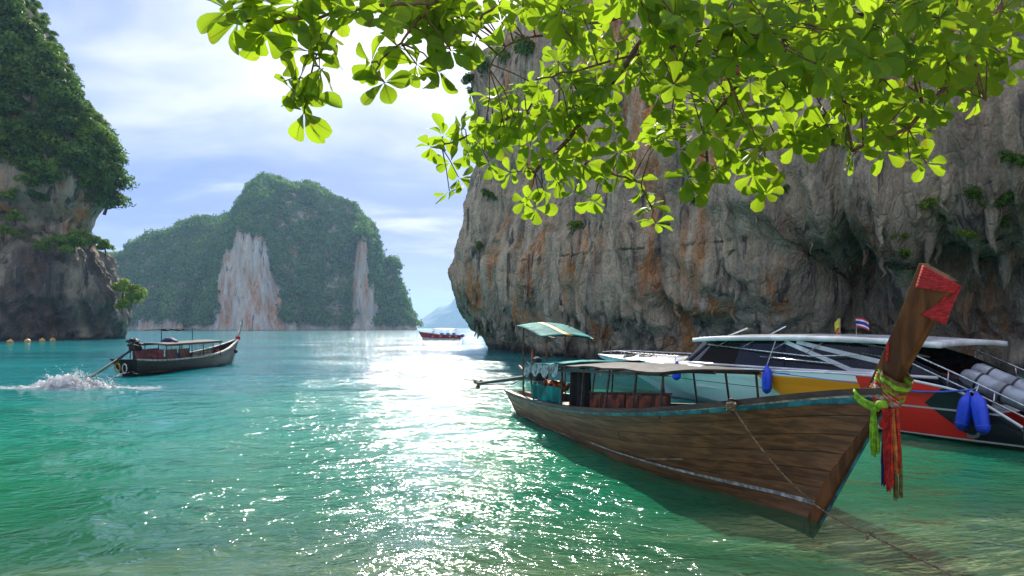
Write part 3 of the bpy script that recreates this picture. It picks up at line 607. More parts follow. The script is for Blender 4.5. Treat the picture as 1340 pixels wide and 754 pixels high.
# ---- the big wooden longtail boat moored in the shallows
FA = Frame((.65, 16.6), (.327, -.945))
_gp = [((663, 512), -.46), ((676, 518), -.60), ((700, 526), -.76), ((750, 536), -.92), ((800, 540), -.98), ((850, 540), -.94), ((900, 536.5), -.84), ((950, 531.5), -.68), ((1000, 525.5), -.50), ((1050, 519.5), -.30), ((1095, 514), -.13)]
_g = [FA.loc(*q, v) for q, v in _gp]
HA = LongtailHull([p.x for p in _g] + [10.04], [-p.y for p in _g] + [.055], [p.z for p in _g] + [1.56], 9.14)
def build_longtail():
    root = empty('longtail_boat', FA.S, FA.rz, label='brown wooden longtail boat with turquoise canopies and ribbons tied on its tall prow', cat='boat')
    L = FA.loc
    longtail_hull(root, HA, M['wood'], M['wood_dark'], M['wood_dark'], M['turq'], M['white_line'])
    rf, rb = prow_post(root, HA, M['prow'], edge=M['turq'])
    for side in (-1, 1):                              # the worn white waterline stripe towards the bow
        rows = []; n = 24
        for dz in (-.028, .028):
            r_ = []
            for i in range(n + 1):
                t = .52 + .468 * i / n; zz = .17 - .03 * i / n + dz * (.35 + .65 * i / n); v = ((zz - HA.zk) / (HA.zg(t) - HA.zk)) ** (1 / 1.1)
                r_.append(HA.pt(t, v, side, .016))
            rows.append(r_)
        MB().sheet(rows).build('waterline_stripe', M['white_line'], root)
    # fore deck boards inside the bow
    for k in range(5):
        t0 = .845 + k * .024; rows = [[HA.pt(t0 + d_, .93, -1, -.05), HA.pt(t0 + d_, .93, 1, -.05)] for d_ in (0, .021)]
        MB().slab(rows, (0, 0, -.03)).build('deck_board', M['wood_pale'], root)
    # long low canopy: turquoise tarp aft, weathered panels forward
    u0, u1, um = 1.45, 7.05, 3.35
    def roof(u, y, lift=0): k = (u - u0) / (u1 - u0); return Vector((u, y, 1.37 + .20 * k + .04 * (1 - (y / .86) ** 2) + .05 * math.sin(k * math.pi) + lift + .012 * math.sin(u * 5 + y * 3)))
    ys = [-.88 + 1.76 * i / 10 for i in range(11)]
    MB().slab([[roof(um - .04 + (u1 - um + .04) * i / 10, y) for y in ys] for i in range(11)], (0, 0, -.03)).build('canopy_roof', M['roofgrey'], root, smooth=False)
    MB().slab([[roof(u0 - .05 + (um - u0 + .3) * i / 12, y, .035 + .015 * math.sin(i * 1.9 + y * 5)) for y in ys] for i in range(13)], (0, 0, -.008)).build('canopy_tarp', M['tarp'], root, smooth=True)
    for side in (-1, 1):                              # drooping faded edge
        rows = []
        for j, dz in enumerate((0.02, -.05, -.13, -.19)):
            rows.append([roof(u0 - .03 + (um - u0) * i / 26, side * .885) + Vector((0, side * (.012 * math.sin(i * 1.7) + .01 * j), dz * (1 + .25 * math.sin(i * .9 + side)))) for i in range(27)])
        MB().sheet(rows).build('canopy_valance', M['valance'], root, smooth=True)
    m = MB()
    for side in (-1, 0, 1): m.bar(roof(u0, side * .8) + Vector((0, 0, -.055)), roof(u1, side * .8) + Vector((0, 0, -.055)), .04, .04)
    m.build('roof_rail', M['wood_dark'], root)
    for k in range(9):
        u = u0 + .1 + k * (u1 - u0 - .2) / 8; MB().tube([roof(u, y) + Vector((0, 0, -.045)) for y in ys[::2]], .018, 5).build('roof_batten', M['wood_dark'], root)
    for u in (1.5, 2.35, 3.3, 4.3, 5.3, 6.2, 6.95):
        for side in (-1, 1):
            t = (u - HA.gu[0]) / (HA.gu[-1] - HA.gu[0]); b = HA.pt(t, 1, side, -.05)
            MB().tube([(u, b.y, b.z - .1), (u, side * .8, roof(u, .8).z - .03)], .020, 6).build('canopy_post', M['wood_dark'] if u > 3 else M['rust'], root)
    # small high sun shade over the helmsman
    A_, B_, C_, D_ = L(680, 426, -.62), L(711, 440, -.62), L(714, 424.5, .62), L(782, 442, .62)
    A_.x, C_.x = .15, .0; B_.x = D_.x = 1.85
    def sh(i, j, n=10): a = A_.lerp(B_, i); b = C_.lerp(D_, i); p = a.lerp(b, j); return p + Vector((0, 0, .06 * math.sin(j * math.pi) + .02 * math.sin(i * 5)))
    for nm, j0, j1, mt in (('shade_cloth', 0, .44, 'tarp'), ('shade_stripe', .44, .56, 'tarp_y'), ('shade_cloth', .56, 1, 'tarp')):
        MB().slab([[sh(i / 8, j0 + (j1 - j0) * j / 5) for j in range(6)] for i in range(9)], (0, 0, -.012)).build(nm, M[mt], root, smooth=True)
    for v, u in ((-.55, .42), (.55, .35), (-.5, 1.75), (.5, 1.75)):
        top = sh((u - .1) / 1.75, v / 1.24 + .5); t = (u - HA.gu[0]) / (HA.gu[-1] - HA.gu[0])
        pts = [(u, v, .35), (u, v, top.z - .16), (u + .03, v, top.z - .06), (u + .12, v * .98, top.z - .03), (u + .35, v * .9, top.z - .05)]
        MB().tube(pts, .024 if v < 0 and u < 1 else .017, 8).build('shade_post', M['rust'], root)
    for u in (.35, 1.05, 1.75): MB().tube([sh((u - .1) / 1.75, j) + Vector((0, 0, -.03)) for j in (.05, .3, .5, .7, .95)], .014, 6).build('shade_hoop', M['rust'], root)
    # engine, shaft and helm
    tail_engine(root, (-.25, 0, 1.02), L(626, 502, -.35))
    MB().lathe([(.02, 0), (.028, .02), (.028, .22), (.012, .26)], (-.12, -.12, 1.42), 8).build('fuel_funnel', M['orange'], root)
    MB().box((.15, 0, .62), (.7, .62, .06)).build('stern_deck', M['wood_pale'], root, bevel=.008)
    MB().box((.5, .1, .80), (.42, .5, .30)).build('fuel_box', M['metal'], root, bevel=.02)
    # yellow rudder board under the stern
    rb_ = MB().slab([[Vector((-.75, -.02, .30)), Vector((-.35, -.02, .05))], [Vector((-1.15, -.02, .22)), Vector((-1.02, -.02, -.12))], [Vector((-1.28, -.02, .16)), Vector((-1.2, -.02, -.02))]], (0, .045, 0)).build('rudder_board', M['tarp_y'], root)
    for k in (0, 1): MB().tube([Vector((-.8 + .12 * k + .16 * math.cos(a), -.30, .36 + .22 * math.sin(a))) for a in np.linspace(0, 6.28, 17)], .022, 6, cap=False).build('stern_rope_loop', M['rope_y'] if k == 0 else M['rope'], root)
    # bow cleat post with its wrapped rope
    c = L(957, 531, -.66); MB().tube([c + Vector((0, .0, -.1)), c + Vector((0, 0, .09))], .03, 8).build('bow_cleat', M['wood_dark'], root)
    return root, roof, rf, rb
LT, lt_roof, PF, PB = build_longtail()
WA = Matrix.Translation(FA.S) @ Matrix.Rotation(FA.rz, 4, 'Z')
def wa(p): return WA @ Vector(p)

def hanging_cloth(name, mat_, frame, a, b, drop, label, cat, group=None, amp=.04, waves=5, n=28, rows=8, th=.012, taper=0.0):
    """a folded cloth hung between two points (boat axes), with real pleats"""
    a, b = Vector(a), Vector(b); base = frame @ ((a + b) / 2); o = empty(name, (0, 0, 0)) if False else None
    m = MB(); d = (b - a); side = Vector((-d.y, d.x, 0)).normalized(); R_ = []
    rd = random.Random(int(a.x * 1000) + n)
    ph = rd.uniform(0, 6)
    for j in range(rows + 1):
        k = j / rows; row = []
        for i in range(n + 1):
            x = i / n; w_ = math.sin(x * waves * 2 * math.pi + ph + .6 * k) * amp * (.35 + .65 * k) + math.sin(x * waves * 4.3 + ph) * amp * .3
            p = a + d * (.5 + (x - .5) * (1 - taper * k)) + side * w_ + Vector((0, 0, -drop * k * (1 + .06 * math.sin(x * 9 + ph))))
            row.append(frame @ p - base)
        R_.append(row)
    m.slab(R_, (frame.to_3x3() @ side) * th)
    o = m.build(name, mat_, None, smooth=True, label=label, cat=cat, group=group); o.location = base; return o

def longtail_cargo():
    # dark wetsuit-like curtain, rust life vests, green tarp and orange vests under the canopy
    hanging_cloth('curtain', M['blackcloth'], WA, (3.35, -.62, 1.40), (3.95, -.50, 1.40), .92, 'black cloth curtain hanging from the roof of the brown longtail boat', 'curtain', amp=.07, waves=3)
    for k in range(6):
        u = 4.15 + k * .43; z = 1.02 + .035 * k
        hanging_cloth('life_vest', M['rustcloth'], WA, (u, -.60, z), (u + .40, -.58, z + .01 * (k % 3)), .46, 'rust red life vest draped in a row along the rail under the canopy', 'life vest', 'rust life vests hung under the canopy', amp=.035, waves=2, n=16, th=.05)
    MB().tube([wa((4.1, -.60, 1.02)), wa((6.85, -.60, 1.24))], .018, 6).build('hanging_rail', M['wood_dark'], None, label='thin dark pole carrying the rust life vests under the canopy', cat='pole')
    hanging_cloth('side_tarp', M['tarp'], WA, (1.55, -.74, .99), (3.25, -.80, 1.04), .34, 'green tarp screen stretched low along the stern side of the brown longtail', 'tarp', amp=.02, waves=4)
    for k, (u, v, z) in enumerate(((2.45, -.55, 1.06), (2.75, -.5, 1.03), (1.75, -.4, 1.02))):
        m = MB(); rd = random.Random(k)
        m.slab([[wa((u - .16 + .08 * i, v - .1 + .2 * j / 4, z + .05 * math.sin(i * 1.3 + j) + .03 * rd.random())) - wa((u, v, z)) for j in range(5)] for i in range(5)], (0, 0, -.07))
        o = m.build('orange_vest', M['orange'], None, smooth=True, label='bright orange life vest lying above the green tarp of the longtail', cat='life vest', group='orange vests lying by the stern'); o.location = wa((u, v, z))
    for nm, u, v in (('crate', 2.0, -.1), ('crate', 2.6, .15)):
        m = MB().box((0, 0, .2), (.55, .42, .36)); o = m.build(nm, M['wood_dark'], None, bevel=.012, label='dark wooden crate stowed on the floor below the turquoise tarp', cat='crate', group='crates stowed in the longtail'); o.location = wa((u, v, .2)); o.rotation_euler = (0, 0, FA.rz)
    for k in range(4):                                # bundled bags deeper in the hull
        u = 4.5 + .55 * k; m = MB(); m.lathe([(.05, -.2), (.2, -.17), (.24, 0), (.2, .18), (.05, .22)], (0, 0, 0), 10)
        o = m.build('bundle', M['rustcloth'] if k % 2 else M['blackcloth'], None, smooth=True, label='soft dark bundle lying on the floor boards behind the life vests', cat='bag', group='bundles in the longtail'); o.location = wa((u, .1, .36))
longtail_cargo()

def ribbons():
    th = .075; mid = lambda z, k: Vector((HA.L + HA.rake * z, 0, z)) + Vector((-.85, 0, .50)).normalized() * k
    # gauze at the prow tip: a sash that wraps the post and two fanned ends
    root = empty('gauze_sash', wa(mid(2.45, .2)), FA.rz, label='red gauze sash knotted round the tip of the brown prow', cat='sash'); base = mid(2.45, .2)
    def fan(nm, e0, e1, e2, e3):                       # folded cloth on the starboard face between two traced edges
        q = [FA.loc(*e, -.064) for e in (e0, e1, e2, e3)]; rows = []
        for k in range(15):
            x = k / 14; a_, b_ = q[0].lerp(q[2], x), q[1].lerp(q[3], x)
            rows.append([a_.lerp(b_, i / 20) + Vector((0, -.0035 * math.sin(i * 2.2 + x) - .012 * math.sin(x * math.pi), 0)) - base for i in range(21)])
        MB().slab(rows, (0, -.003, 0)).build(nm, M['pink'], root, smooth=True)
    fan('upper_fold', (1207, 347), (1198, 376), (1258, 374), (1250, 384)); fan('lower_fold', (1259, 374), (1249, 386), (1238, 426), (1204, 412))
    m = MB(); m.sheet([[mid(2.50 - dz, -.012) + Vector((.014, y, 0)) - base for y in (-.075, -.03, .03, .075)] for dz in (0, .06, .12, .17)]); m.build('front_wrap', M['pink'], root)
    # small tassel low on the aft edge
    m = MB(); c = FA.loc(1163, 462, -.06)
    m.slab([[c + Vector((.00 - .03 * x * k, -.02 * math.sin(x * 6), .11 - .2 * k)) + Vector((.03 * (x - .5) * (1 + k), 0, 0)) - c for x in (0, .25, .5, .75, 1)] for k in (0, .3, .6, 1)], (0, .012, 0))
    o = m.build('tassel', M['pink'], None, label='small red tassel on the aft edge of the brown prow', cat='tassel'); o.location = wa(c); o.rotation_euler = (0, 0, FA.rz)
    # bundle of ribbons wound round the foot of the prow
    c = FA.loc(1163, 508, 0); ax = Vector((HA.rake, 0, 1)).normalized(); fw = Vector((.85, 0, -.5)).normalized(); yv = Vector((0, 1, 0))
    root = empty('ribbon_garland', wa(c), FA.rz, label='multicoloured ribbon garland wound round the foot of the prow with long hanging tails', cat='garland')
    cols = ['ribb', 'red', 'ribw', 'ribo', 'ribw', 'red', 'lime', 'ribo', 'olive', 'lime', 'olive']
    for k, cm in enumerate(cols):
        z0 = -.20 + k * .036; rows = []
        for j in range(5):
            ring = []
            for i in range(33):
                a = 2 * math.pi * i / 32; rx = .195 + .012 * math.sin(k * 2.1 + i) + .012 * math.sin(j * 2.4); ry = .098 + .012 * math.sin(k + i * 1.3)
                ring.append(fw * rx * math.cos(a) + yv * ry * math.sin(a) + ax * (z0 + .012 * (j - 2) + .045 * math.cos(a + .5 * k) * .8))
            rows.append(ring)
        MB().sheet(rows).build('ribbon_wrap', M[cm], root, smooth=True)
    # lime band thrown over the rail
    rows = []
    for k in range(13):
        x = k / 12; p = (FA.loc(1117, 509, -.17) - c).lerp(Vector((.02, -.15, -.15)), x) + Vector((0, -.02 * math.sin(x * 3), -.03 * math.sin(x * math.pi))); rows.append([p + Vector((0, -.012 * math.sin(j * 1.9), -.022 * j)) for j in range(5)])
    MB().slab(rows, (0, .01, 0)).build('lime_band', M['lime'], root, smooth=True)
    knot = Vector((.03, -.13, -.17)); MB().lathe([(.01, -.05), (.055, -.03), (.065, 0), (.05, .04), (.01, .055)], knot, 10).build('knot', M['lime'], root, smooth=True)
    def tail(cm, x0, wid, ln, waves, out, skew=0.0):
        rows = []; n = 14 + waves * 2
        for j in range(15):
            k = j / 14; row = []
            for i in range(n + 1):
                x = i / n; row.append(knot + Vector((x0 + (x - .5) * wid * (.5 + .5 * min(1, k * 2.2)) + skew * k, -.02 - out + .011 * math.sin(x * waves * 6.28 + k * 2.2 + x0 * 40) * (.5 + .5 * k) + .012 * math.sin(k * 4 + x0 * 60), -.02 - ln * k * (1 + .02 * math.sin(x * 11 + x0 * 50)))))
            rows.append(row)
        MB().slab(rows, (0, .006, 0)).build('ribbon_tail', M[cm], root, smooth=True)
    rd = random.Random(6)
    for cm, x0, wid, ln, waves, out in (('lime', -.07, .06, .50, 2, .035), ('lime', -.03, .06, .47, 2, .03), ('navy', .02, .05, .82, 2, -.01), ('navy', .05, .04, .78, 2, -.02),
                                        ('red', .07, .05, .80, 2, .02), ('red', .105, .055, .84, 3, .03), ('red', .14, .05, .78, 2, .015), ('ribo', .165, .045, .66, 2, .0), ('red', .19, .04, .60, 2, -.01),
                                        ('olive', .15, .05, .90, 2, -.03), ('olive', .185, .03, .86, 2, -.035), ('red', .0, .04, .56, 2, -.03)):
        tail(cm, x0, wid, ln * rd.uniform(.97, 1.03), waves, out, rd.uniform(-.01, .04))
ribbons()

def mooring():
    a = FA.loc(957, 531, -.72); A0 = wa(a); B0 = G(1080, 660); C0 = G(1136, 702); D0 = G(1275, 770)
    b = wa((9.1, -.08, .13)); pts = []
    for i in range(13): k = i / 12; p = A0.lerp(b, k); p.z -= .10 * math.sin(k * math.pi); pts.append(p)
    for i in range(1, 9): k = i / 8; p = b.lerp(Vector((C0.x, C0.y, .03)), k); p.z -= .03 * math.sin(k * math.pi); pts.append(p)
    for i in range(1, 9): k = i / 8; p = Vector((C0.x, C0.y, .03)).lerp(Vector((D0.x, D0.y, .02)), k); pts.append(p)
    root = empty('mooring_rope', A0, label='thin brown mooring rope running from the longtail bow down into the shallows', cat='rope')
    q = [p - A0 for p in pts]; MB().tube(q, .0115, 6).build('rope_line', M['rope'], root, smooth=True)
    m = MB()
    for k in range(4): m.tube([Vector((.05 * math.cos(t) , .05 * math.sin(t), -.05 + .025 * k + .01 * math.sin(t * 2))) for t in np.linspace(0, 6.6, 14)], .013, 6)
    m.build('rope_knot', M['rope'], root, smooth=True)
    m = MB(); c = Vector((C0.x, C0.y, .03)) - A0; m.tube([c + Vector((.05, 0, .02)), c + Vector((-.02, -.05, .02)), c + Vector((-.06, -.1, -.03)), c + Vector((-.03, -.03, .03)), c + Vector((.04, .02, 0))], .013, 6); m.build('rope_hitch', M['rope'], root, smooth=True)
    s0 = wa((-.55, -.35, .55)); s1 = G(642, 521); pts = []
    for i in range(10): k = i / 9; p = s0.lerp(Vector((s1.x, s1.y, -.02)), k); p.z -= .06 * math.sin(k * math.pi); pts.append(p - s0)
    MB().tube(pts, .011, 6).build('stern_line', M['ropew'], None, label='pale stern line slanting from the longtail stern into the water', cat='rope').location = s0
mooring()

# ---- the dark longtail boat leaving across the bay
FC = Frame((-17.75, 32), (.008, 1))
def build_second():
    gu = [-.8, -.2, .8, 2.5, 5, 7, 8.5, 9.8, 10.8, 11.6, 12.1]; gB = [.55, .66, .80, .95, 1.0, .92, .76, .55, .32, .14, .05]; gz = [.78, .72, .66, .64, .66, .74, .86, 1.02, 1.2, 1.40, 1.5]
    hl = LongtailHull(gu, gB, gz, 11.1); root = empty('longtail_boat', FC.S, FC.rz, label='dark longtail boat with a flat cabin roof and pale prow speeding away from its splash', cat='boat')
    longtail_hull(root, hl, M['darkhull'], M['wood_dark'], M['cream'], M['wood_pale'], None, edges=(.02, .3, .45, .6, .75, .88, .945))
    prow_post(root, hl, M['cream'], w0=.20, w1=.28, top=2.75, th=.10)
    # flat roof on posts, woven side screens, maroon panels
    ys = [-.95, -.5, 0, .5, .95]; z = lambda u: 1.40 + .01 * u
    MB().slab([[Vector((u, y, z(u) + .07 * (1 - y * y))) for y in ys] for u in (1.2, 2.5, 4, 5.5, 7.4)], (0, 0, -.06)).build('cabin_roof', M['roofgrey'], root)
    for side in (-1, 1): MB().bar((1.15, side * .93, z(1.2) - .06), (7.45, side * .93, z(7.4) - .06), .05, .09).build('roof_beam', M['wood_dark'], root)
    for u in (1.3, 2.6, 3.9, 5.2, 6.4, 7.3):
        for side in (-1, 1): MB().tube([(u, side * .9, .6), (u, side * .88, z(u) - .05)], .025, 6).build('cabin_post', M['wood_dark'], root)
    for side in (-1, 1):
        for u in (1.35, 2.65): MB().box((u + .58, side * .80, .90), (1.12, .03, .50)).build('side_panel', M['maroon'], root)
        for u in (4.0, 5.3):
            m = MB()
            for k in range(8): m.bar((u + .05 + k * .15, side * .87, .72), (u + .12 + k * .15, side * .87, z(u) - .1), .012, .012)
            for k in range(4): m.bar((u, side * .87, .75 + k * .17), (u + 1.15, side * .87, .75 + k * .17), .012, .02)
            m.build('woven_screen', M['cream'], root)
    MB().box((1.28, 0, .85), (.05, 1.5, .62)).build('aft_panel', M['maroon'], root)
    tail_engine(root, (.25, .15, 1.22), FC.loc(115, 496, .35) if False else (-3.0, .25, .05))
    m = MB(); rd = random.Random(5)
    for k in range(14): m.lathe([(.02, -.06), (.09, -.04), (.11, 0), (.08, .06), (.02, .08)], (.35 + rd.uniform(-.3, .3), .15 + rd.uniform(-.22, .22), 1.45 + rd.uniform(-.1, .22)), 8)
    m.build('engine_top', M['metal'], root)
    for u in (2.5, 5.8): MB().tube([(u, 0, z(u)), (u, 0, 2.14)], .022, 6).build('mast', M['metal'], root)
    MB().tube([(1.0, 0, 2.1), (2.5, 0, 2.16), (5.8, 0, 2.18), (6.6, 0, 2.14)], .03, 6).build('awning_pole', M['metal'], root)
    m = MB(); m.tube([(2.6 + .2 * k, .05 * math.sin(k * 2), 2.11 - .02 * math.sin(k)) for k in range(12)], .045, 7); m.build('rolled_awning', M['blackcloth'], root, smooth=True)
    MB().tube([Vector((-.95, .2 + .12 * math.cos(a), .4 + .2 * math.sin(a))) for a in np.linspace(0, 6.28, 17)], .035, 7, cap=False).build('stern_rope_loop', M['rope_y'], root, smooth=True)
    MB().tube([Vector((-.9, -.1 + .1 * math.cos(a), .36 + .2 * math.sin(a))) for a in np.linspace(0, 6.28, 17)], .03, 7, cap=False).build('stern_rope_loop', M['cream'], root, smooth=True)
    wc = Matrix.Translation(FC.S) @ Matrix.Rotation(FC.rz, 4, 'Z')
    def put(name, m, mt, p, label, cat, group=None, smooth=True):
        o = m.build(name, mt, None, smooth=smooth, label=label, cat=cat, group=group); o.location = wc @ Vector(p); return o
    m = MB(); m.slab([[Vector((.45 * math.cos(a) * r_, .32 * math.sin(a) * r_, .20 * (1 - r_ * r_) + .03 * math.sin(a * 5) * r_)) for a in np.linspace(0, 6.28, 15)] for r_ in (.05, .4, .75, 1.0)], (0, 0, -.03))
    put('blue_bundle', m, M['navy'], (2.9, -.2, 1.53), 'folded dark blue cloth lying on the roof of the dark longtail', 'cloth')
    put('cool_box', MB().box((0, 0, .16), (.45, .36, .32)), M['bluepaint'], (2.7, -.55, .62), 'blue cool box standing in the open side of the dark longtail', 'cool box', smooth=False)
    m = MB(); m.lathe([(.03, 0), (.09, .02), (.09, .34), (.05, .4), (.03, .44)], (0, 0, 0), 10); put('gas_bottle', m, M['red'], (8.0, -.45, .52), 'small red bottle in the open bow of the dark longtail', 'bottle')
    m = MB(); m.lathe([(.03, -.12), (.1, -.09), (.12, 0), (.1, .09), (.03, .12)], (0, 0, 0), 10); put('side_fender', m, M['black'], (10.6, -.42, .75), 'black fender hanging under the bow rail of the dark longtail', 'fender')
    m = MB()
    for k, cm in enumerate((0, 1)): m.lathe([(.13, -.06), (.16, 0), (.13, .06)], (0, 0, k * .12), 10)
    put('bow_ribbon', m, M['pink'], (11.95, 0, 1.5), 'red ribbon wound round the pale prow of the dark longtail', 'ribbon')
build_second()

# ---- water thrown up by its propeller
def splash():
    c = G(98, 509); rd = np.random.default_rng(11); n, k_ = 110, 34; V = []
    for j in range(k_):                                     # churned, broken foam low on the surface
        for i in range(n):
            x = -2.9 + 5.0 * i / (n - 1); y = -.9 + 2.0 * j / (k_ - 1); q = Vector((x * 2.6, y * 3.4, 1))
            r2 = (x + .05) ** 2 / 1.3 + y ** 2 / .35
            h = .30 * math.exp(-r2 * 1.2) + .085 * math.exp(-(y + .04 * x) ** 2 / .10) * math.exp(-(x + .5) ** 2 / 4)
            nz = float(mnoise.fractal(q, .7, 2.2, 5)); h = h * (1 + 1.6 * nz) - .035; V.append((x, y, max(-.1, h)))
    foam = npmesh('splash', np.array(V), gridfaces(k_, n)); drops = MB()
    def drop(p, d, s):
        w_ = Vector((s, 0, 0)); e = Vector((0, s, 0)); drops.add([p - d, p + w_, p + e, p - w_, p - e, p + d], [(0, 1, 2), (0, 2, 3), (0, 3, 4), (0, 4, 1), (5, 2, 1), (5, 3, 2), (5, 4, 3), (5, 1, 4)])
    for a in range(150):                                    # jets: beads strung along ballistic arcs
        src = Vector((rd.normal(.1, .45), rd.normal(0, .22), .05)); vx = rd.normal(-.5, 1.0); vy = rd.normal(0, .35); vz = abs(rd.normal(2.2, 1.0)); m = int(rd.integers(8, 34)); t0 = rd.uniform(.0, .1); s0 = rd.uniform(.012, .034)
        for q in range(m):
            t = t0 + q / m * rd.uniform(.9, 1.1) * min(.42, 2 * vz / 9.8); v = Vector((vx, vy, vz - 9.8 * t)); p = src + Vector((vx * t, vy * t, vz * t - 4.9 * t * t)) + Vector(rd.normal(0, .02, 3))
            if p.z < 0: break
            s = s0 * (1 - .7 * q / m) * rd.uniform(.5, 1.1); drop(p, v.normalized() * s * rd.uniform(1.5, 3.5), s)
    for q in range(1300):                                   # fine mist
        x = rd.normal(-.1, .75); z = abs(rd.normal(0, .30)) * (math.exp(-x * x / .9) + .15); s = rd.uniform(.006, .014); drop(Vector((x, rd.normal(0, .4), z + .02)), Vector((0, 0, s)), s)
    for q in range(1500):                                   # foam flecks trailing away on the surface
        x = rd.uniform(-3.6, 2.4); y = rd.normal(0, .40) - .06 * x; s = rd.uniform(.015, .09) * (1.2 if abs(y) < .25 else .6); p = Vector((x, y, .035)); aa = rd.uniform(0, 6)
        drops.add([p + Vector((s * math.cos(aa + t) * rd.uniform(.8, 2.4), s * .5 * math.sin(aa + t), .006 * (t > 3))) for t in (0, 1.2, 2.4, 3.6, 4.8)], [(0, 1, 2, 3, 4)])
    root = empty('propeller_splash', c, label='white burst of spray thrown up behind the dark longtail', cat='splash'); root.scale = (1.25, 1.15, .82)
    link('foam_mound', foam, M['foam'], root); drops.build('spray', M['foam'], root, kind='stuff')
splash()

# ---- yellow marker buoys below the left headland
for k, (px, py) in enumerate(((13, 448.5), (36, 447.5), (55, 446.5), (69, 446))):
    c = G(px, py); m = MB(); m.lathe([(.05, -.30), (.32, -.22), (.46, .0), (.42, .22), (.22, .38), (.10, .42), (.10, .50), (.03, .52)], (0, 0, .05), 14)
    o = m.build('marker_buoy', M['buoy'], None, smooth=True, label='round yellow marker buoy floating in line below the forested headland', cat='buoy', group='yellow buoys in a line'); o.location = c; o.rotation_euler = (R(8 * (k % 3) - 8), 0, k)

# ---- the white speedboat moored behind the longtail
FB = Frame((10.2, 12.85), (-.50, .866))
WB = Matrix.Translation(FB.S) @ Matrix.Rotation(FB.rz, 4, 'Z')
def wb(p): return WB @ Vector(p)
def hull_paint():
    """sprayed hull livery: pale sides, white top strake, then orange, red and black flashes towards the stern"""
    m = bpy.data.materials.new('speedboat_livery'); m.use_nodes = True; t = NT(m.node_tree)
    sp_ = t.n('ShaderNodeSeparateXYZ', {0: t.n('ShaderNodeTexCoord').outputs['Object']}); u, z = sp_.outputs[0], sp_.outputs[2]
    lin = lambda a, b, c: t.math('MULTIPLY_ADD', u, a, t.math('MULTIPLY_ADD', z, b, c))          # a*u + b*z + c > 0
    step = lambda x: t.fr(x, -.004, .004)
    AND = lambda *xs: xs[0] if len(xs) == 1 else t.math('MULTIPLY', xs[0], AND(*xs[1:]))
    nz = t.noise(t.n('ShaderNodeTexCoord').outputs['Object'], 1.3, 4)
    c = t.mix(t.fr(nz, .3, .7), (.70, .78, .74), (.78, .84, .81))
    c = t.mix(step(lin(-.012, 1, -.88)), c, (.86, .88, .88))                                     # white upper strake
    for zz in (.985, 1.06):                                                                        # thin blue pin lines
        l = lin(-.012, 1, -zz); c = t.mix(AND(step(l), step(t.math('SUBTRACT', .016, l)), step(lin(1, 0, -4.6))), c, (.04, .16, .52))
    l = lin(-.004, 1, -.70); c = t.mix(AND(step(l), step(t.math('SUBTRACT', .018, l)), step(lin(1, 0, -5.2))), c, (.02, .03, .04))
    c = t.mix(AND(step(lin(-1, 1.4, 4.15)), step(lin(1, -.2, -2.1)), step(lin(0, 1, -.45)), step(lin(0, -1, 1.06))), c, (.95, .31, .004))    # orange
    l = lin(-.05, 1, -.86); c = t.mix(AND(step(l), step(t.math('SUBTRACT', .02, l)), step(lin(-1, 0, 5.3)), step(lin(1, 0, -2.3))), c, (.04, .2, .62))
    aft = step(lin(-1, .35, 2.55)); c = t.mix(aft, c, (.78, .03, .02))                           # red
    blk = AND(aft, step(lin(-1, -1.15, 2.42)), step(lin(-1.0, 1.3, 1.25 - .62)))
    c = t.mix(blk, c, (.018, .02, .026))                                                           # black wedge between the red bands
    blk2 = AND(aft, step(lin(-1, 0, .62))); c = t.mix(blk2, c, (.018, .02, .026))
    l = lin(-.01, 1, -.60); c = t.mix(AND(aft, step(l), step(t.math('SUBTRACT', .035, l))), c, (.46, .48, .46))       # pale rubbing line
    l = lin(0, 1, -.09); c = t.mix(AND(step(t.math('MULTIPLY', l, -1)), step(lin(0, 1, -.035))), c, (.62, .64, .62))  # boot top
    c = t.mix(step(lin(0, -1, .035)), c, (.04, .045, .05))
    p = t.n('ShaderNodeBsdfPrincipled', {'Base Color': c, 'Roughness': t.math('MULTIPLY_ADD', nz, .2, .22), 'Coat Weight': .08, 'Specular IOR Level': .3})
    t.t.links.new(p.outputs[0], t.n('ShaderNodeOutputMaterial').inputs[0]); return m

class SB:
    t = np.array([-.05, .5, 1, 2, 3.5, 5, 6.5, 8, 9.2, 10.4, 11.4, 12.4, 13.2, 13.75, 14.0])
    bs = np.array([1.30, 1.40, 1.46, 1.52, 1.56, 1.56, 1.50, 1.36, 1.18, .94, .70, .44, .22, .08, .02])
    zs = np.array([.42, .78, 1.02, 1.18, 1.20, 1.17, 1.15, 1.13, 1.12, 1.12, 1.13, 1.15, 1.18, 1.21, 1.23])
    bc = np.array([1.18, 1.22, 1.25, 1.28, 1.28, 1.22, 1.08, .84, .58, .32, .16, .07, .03, .02, .01])
    zc = np.array([.06, .06, .06, .07, .08, .10, .14, .22, .32, .46, .62, .80, .97, 1.09, 1.16])
    zk = np.array([-.25, -.3, -.35, -.4, -.4, -.38, -.32, -.24, -.14, .04, .42, .74, .96, 1.08, 1.15])
    @classmethod
    def at(c, x, a): return float(np.interp(x, c.t, getattr(c, a)))
